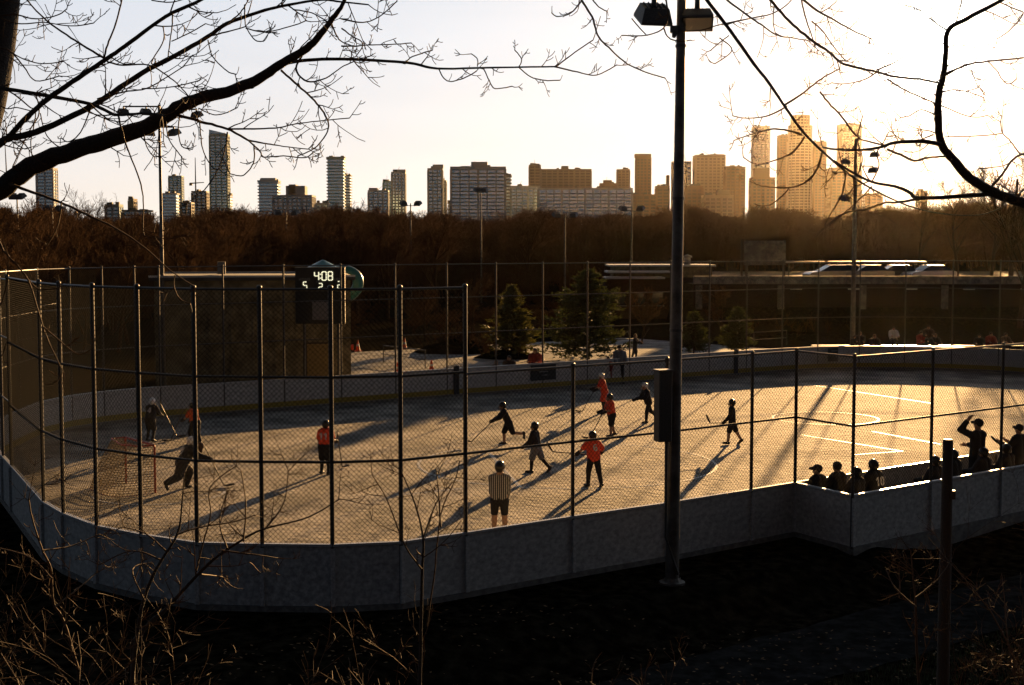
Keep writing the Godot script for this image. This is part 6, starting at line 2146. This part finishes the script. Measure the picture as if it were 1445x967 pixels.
	person("child in dark red next to the adult against the far boards", g(859, 543), Vector2(-0.4, -1), 1.22, {"lean": 0.2}, {"top": "maroon_cloth", "bottom": "maroon_cloth", "hair": "hair"}, true, 0.014, "people by the far boards")
	# 11 black, white helmet, running, near the cabinet
	p = person("player in black with white helmet running beside the electrical cabinet", g(915, 597), Vector2(-0.9, -0.35), 1.4, {"lean": 0.3, "ll": [0.35, 0.3, 0.05], "rl": [-0.4, 0.5, 0.08], "la": [0.5, 0.15, 1.1], "ra": [0.4, 0.2, 0.9]}, kit.call(blk, {"helmet": "helmet_white", "legwear": "trousers", "bloose": 0.008}), true, 0.0125, grp)
	# 12 black, walking with stick, right of the pole
	p = person("player in black strolling left with stick held low, right of lamp pole", g(1033, 628), Vector2(-1, 0.1), 1.36, {"lean": 0.04, "ll": [0.3, 0.2, 0.05], "rl": [-0.38, 0.15, 0.05], "la": [0.35, 0.1, 0.4], "ra": [-0.15, 0.15, 0.2], "look": [0.05, 0.0]}, kit.call(blk, {"long": true, "bloose": 0.022, "socks": "skin"}), true, 0.0125, grp)
	w = world_joint(p, "lhand")
	hockey_stick("hockey stick held low by the strolling player in black", w + Vector3(0.25, 0.0, 0.0), w + Vector3(-0.42, 0.0, 0.1), Vector3(-0.5, 0.85, 0.0))
	# 13 referee
	var rf := person("referee in black and white striped shirt seen from behind", g(705, 769), Vector2(0.12, 1), 1.72, {"shoulders": 0.096, "lean": 0.03, "ll": [0.03, 0.06, 0.04], "rl": [-0.03, 0.04, 0.04], "la": [0.02, 0.03, 0.45, 0.2], "ra": [0.02, 0.03, 0.45, 0.2], "look": [0.05, -0.1]}, {"top": "stripe_cloth", "bottom": "black_cloth", "legwear": "skirt", "helmet": "helmet_black", "long": true, "loose": 0.004, "bloose": 0.008, "slim": 0.84, "shoulders": 0.094}, false, 0.0105)
	var jm: MeshInstance3D = rf.get_node("jersey")
	stripe_uv(jm)
	# 14 boy beyond the boards
	p = person("boy in dark clothes holding a stick on the paving beyond the fence", g(896, 507), Vector2(0.9, -0.4), 1.32, {"la": [0.6, 0.1, 1.0], "ra": [0.7, 0.1, 1.2], "ll": [0.15, 0.2, 0.06], "rl": [-0.15, 0.1, 0.06]}, {"top": "black_cloth", "bottom": "black_cloth", "hair": "hair_fair"}, true, 0.014, "people beyond the boards")
	w = world_joint(p, "rhand")
	hockey_stick("short stick raised by the boy beyond the fence", w + Vector3(-0.1, -0.2, 0), w + Vector3(0.3, 0.5, 0.0), Vector3(0.5, 0.8, 0))
	# players bench: sitting low in the box, heads above the boards
	var b0: Vector3 = near_posts[13]
	var dirn: Vector3 = (near_posts[13] - near_posts[9]).normalized()
	var outw := Vector3(-dirn.z, 0, dirn.x)
	if outw.z < 0.0: outw = -outw
	var seatp := {"ll": [1.45, 1.4, 0.08], "rl": [1.45, 1.4, 0.08], "lean": 0.12, "la": [0.5, 0.12, 0.9], "ra": [0.6, 0.12, 0.8], "seat": 0.7}
	var bench := [
		[1158, 657, "young player in a peaked cap sitting leftmost in the bench box", {"cap": "black_cloth"}, 1.42], [1186, 653, "young player in peaked cap second from left in the bench box", {"cap": "black_cloth"}, 1.45],
		[1213, 661, "helmeted young player half hidden by the bench box corner post", {"helmet": "helmet_black", "gloves": "black_cloth"}, 1.4], [1237, 650, "young player wearing number 10 sitting fourth in the bench box", {"helmet": "helmet_black", "gloves": "black_cloth", "number": "10"}, 1.5],
		[1324, 645, "helmeted young player left of the wooden post in the bench box", {"helmet": "helmet_black", "gloves": "black_cloth"}, 1.42], [1350, 636, "helmeted young player right of the wooden post in the bench box", {"helmet": "helmet_black", "gloves": "black_cloth"}, 1.45],
		[1392, 633, "young player sitting right behind the standing coach", {"helmet": "helmet_black", "gloves": "black_cloth"}, 1.42], [1425, 628, "young player with raised stick near the right border", {"helmet": "helmet_black", "gloves": "black_cloth"}, 1.45],
	]
	for k in bench.size():
		var bq: Array = bench[k]
		var at := box_spot(bq[0], b0, dirn, outw, [0.33, 0.6, 0.95][mini(k, 2)])
		var top_y := pt(bq[0], bq[1], -at.z).y
		var ps := seatp.duplicate()
		var kt := {"top": "black_cloth", "bottom": "black_cloth", "legwear": "trousers", "loose": 0.03}
		kt.merge(bq[3], true)
		ps.look = [0.05, [0.5, -0.5, 0.2, -0.3, 0.4, -0.2, 0.3, -0.5][k]]
		# head top of a seated figure is about 0.52 h above the seat: raise or lower the seat to suit
		ps.seat = clampf(top_y - 0.485 * bq[4], 0.45, 0.95)
		var pz := person(bq[2], at + Vector3.UP * 0.0, Vector2(outw.x * -1.0, outw.z), bq[4], ps, kt, true, 0.0135, "players in the bench box")
	var at2 := box_spot(1380, b0, dirn, outw, 0.55)
	var ty := pt(1380, 591, -at2.z).y
	person("coach in dark coat and cap standing with hand raised to brow", Vector3(at2.x, 0.22, at2.z), Vector2(-0.6, 0.8), (ty - 0.22) * 0.985, {"shoulders": 0.10, "lean": -0.02, "la": [2.0, 0.3, 1.7, 0.5], "ra": [0.5, 0.15, 1.0], "ll": [0.05, 0.1, 0.06], "rl": [-0.05, 0.05, 0.06]}, {"top": "black_cloth", "bottom": "black_cloth", "cap": "black_cloth", "loose": 0.012, "slim": 0.86}, false, 0.012)
	at2 = box_spot(1440, b0, dirn, outw, 0.9)
	ty = pt(1440, 600, -at2.z).y
	person("adult in dark hooded coat at the right border behind the boards", Vector3(at2.x, 0.22, at2.z), Vector2(-0.6, 0.8), ty - 0.22, {"shoulders": 0.10, "la": [0.6, 0.1, 1.4], "ra": [0.6, 0.1, 1.4]}, {"top": "black_cloth", "bottom": "black_cloth", "cap": "black_cloth", "loose": 0.015, "slim": 0.88}, false, 0.013)
	at2 = box_spot(1424, b0, dirn, outw, 0.95)
	w = Vector3(at2.x, 1.35, at2.z)
	hockey_stick("hockey stick slanting above the boards near the right border", w + Vector3(0.2, -0.4, 0.0), w + Vector3(-0.22, 0.18, 0.0), Vector3(-0.7, 0.6, 0.0))
	# spectators behind the far boards
	var seen := [
		[700, 507, "spectator with fair hair behind the far boards left of advertising panel", "brown_cloth", "hair_fair", 0.4], [719, 500, "spectator in brown coat next to the fair haired one behind boards", "brown_cloth", "hair", -0.3],
		[757, 489, "spectator in dull red jacket bending below the largest spruce", "maroon_cloth", "hair", -0.7], [1206, 473, "dark clad spectator leftmost on the far right bench", "black_cloth", "hair", 0.5],
		[1214, 467, "fair haired spectator second on the far right bench", "black_cloth", "hair_fair", -0.4], [1233, 471, "fair haired spectator third on the far right bench", "navy_cloth", "hair_fair", 0.2],
		[1261, 460, "spectator in white shirt on the far right bench", "white_cloth", "hair", 0.0], [1299, 466, "spectator in dark red on the far right bench", "maroon_cloth", "hair", 0.4],
		[1310, 457, "taller dark spectator right of the one in dark red", "brown_cloth", "hair", -0.2], [1320, 470, "spectator with sunlit hair at the end of the long bench", "black_cloth", "hair_fair", 0.3],
		[1382, 470, "dark spectator left on the shorter far bench", "black_cloth", "hair", -0.4], [1397, 467, "spectator in dark red on the shorter far bench", "maroon_cloth", "hair", 0.2], [1419, 469, "dark spectator rightmost on the shorter far bench", "brown_cloth", "hair", 0.5],
	]
	for k in seen.size():
		var e: Array = seen[k]
		var fp := on_far(e[0])
		var d := -fp.z + (1.1 if k < 3 else 3.4)
		if k >= 3: d = 79.6
		var top := pt(e[0], e[1], d)
		var hgt := 1.5 + 0.08 * (k % 3)
		var seat := clampf(top.y - 0.49 * hgt, 0.42, 1.1)
		var pose := {"ll": [1.4, 1.4, 0.1], "rl": [1.4, 1.4, 0.1], "lean": 0.1 + 0.1 * (k % 3), "la": [0.6, 0.15, 0.9], "ra": [0.5, 0.15, 1.1], "seat": seat, "look": [0.1, e[5]]}
		person(e[2], Vector3(top.x, 0, top.z), Vector2(e[5] * 0.5, -1), hgt, pose, {"top": e[3], "bottom": "black_cloth", "hair": e[4], "loose": 0.025, "hair_long": 0.2 if k % 2 == 0 else 0.05}, false, 0.0155, "spectators behind the far boards")
	for c in get_children():
		if c.has_meta("joints"): c.remove_meta("joints")
func box_spot(px: float, b0: Vector3, dirn: Vector3, outw: Vector3, off: float) -> Vector3:
	var p := b0 + outw * off
	var dp := ray(px, 600)
	var den := dp.x * dirn.z - dp.z * dirn.x
	var k := (p.x * dp.z - p.z * dp.x) / den
	return p + dirn * k
func stripe_uv(o: MeshInstance3D) -> void:       # vertical stripes of the shirt run round the body: u follows the angle about its axis
	var arr := o.mesh.surface_get_arrays(0)
	var v: PackedVector3Array = arr[Mesh.ARRAY_VERTEX]
	var uv := PackedVector2Array()
	for p in v: uv.append(Vector2(p.x * 3.0, p.y))
	arr[Mesh.ARRAY_TEX_UV] = uv
	var m := ArrayMesh.new()
	m.add_surface_from_arrays(Mesh.PRIMITIVE_TRIANGLES, arr)
	o.mesh = m
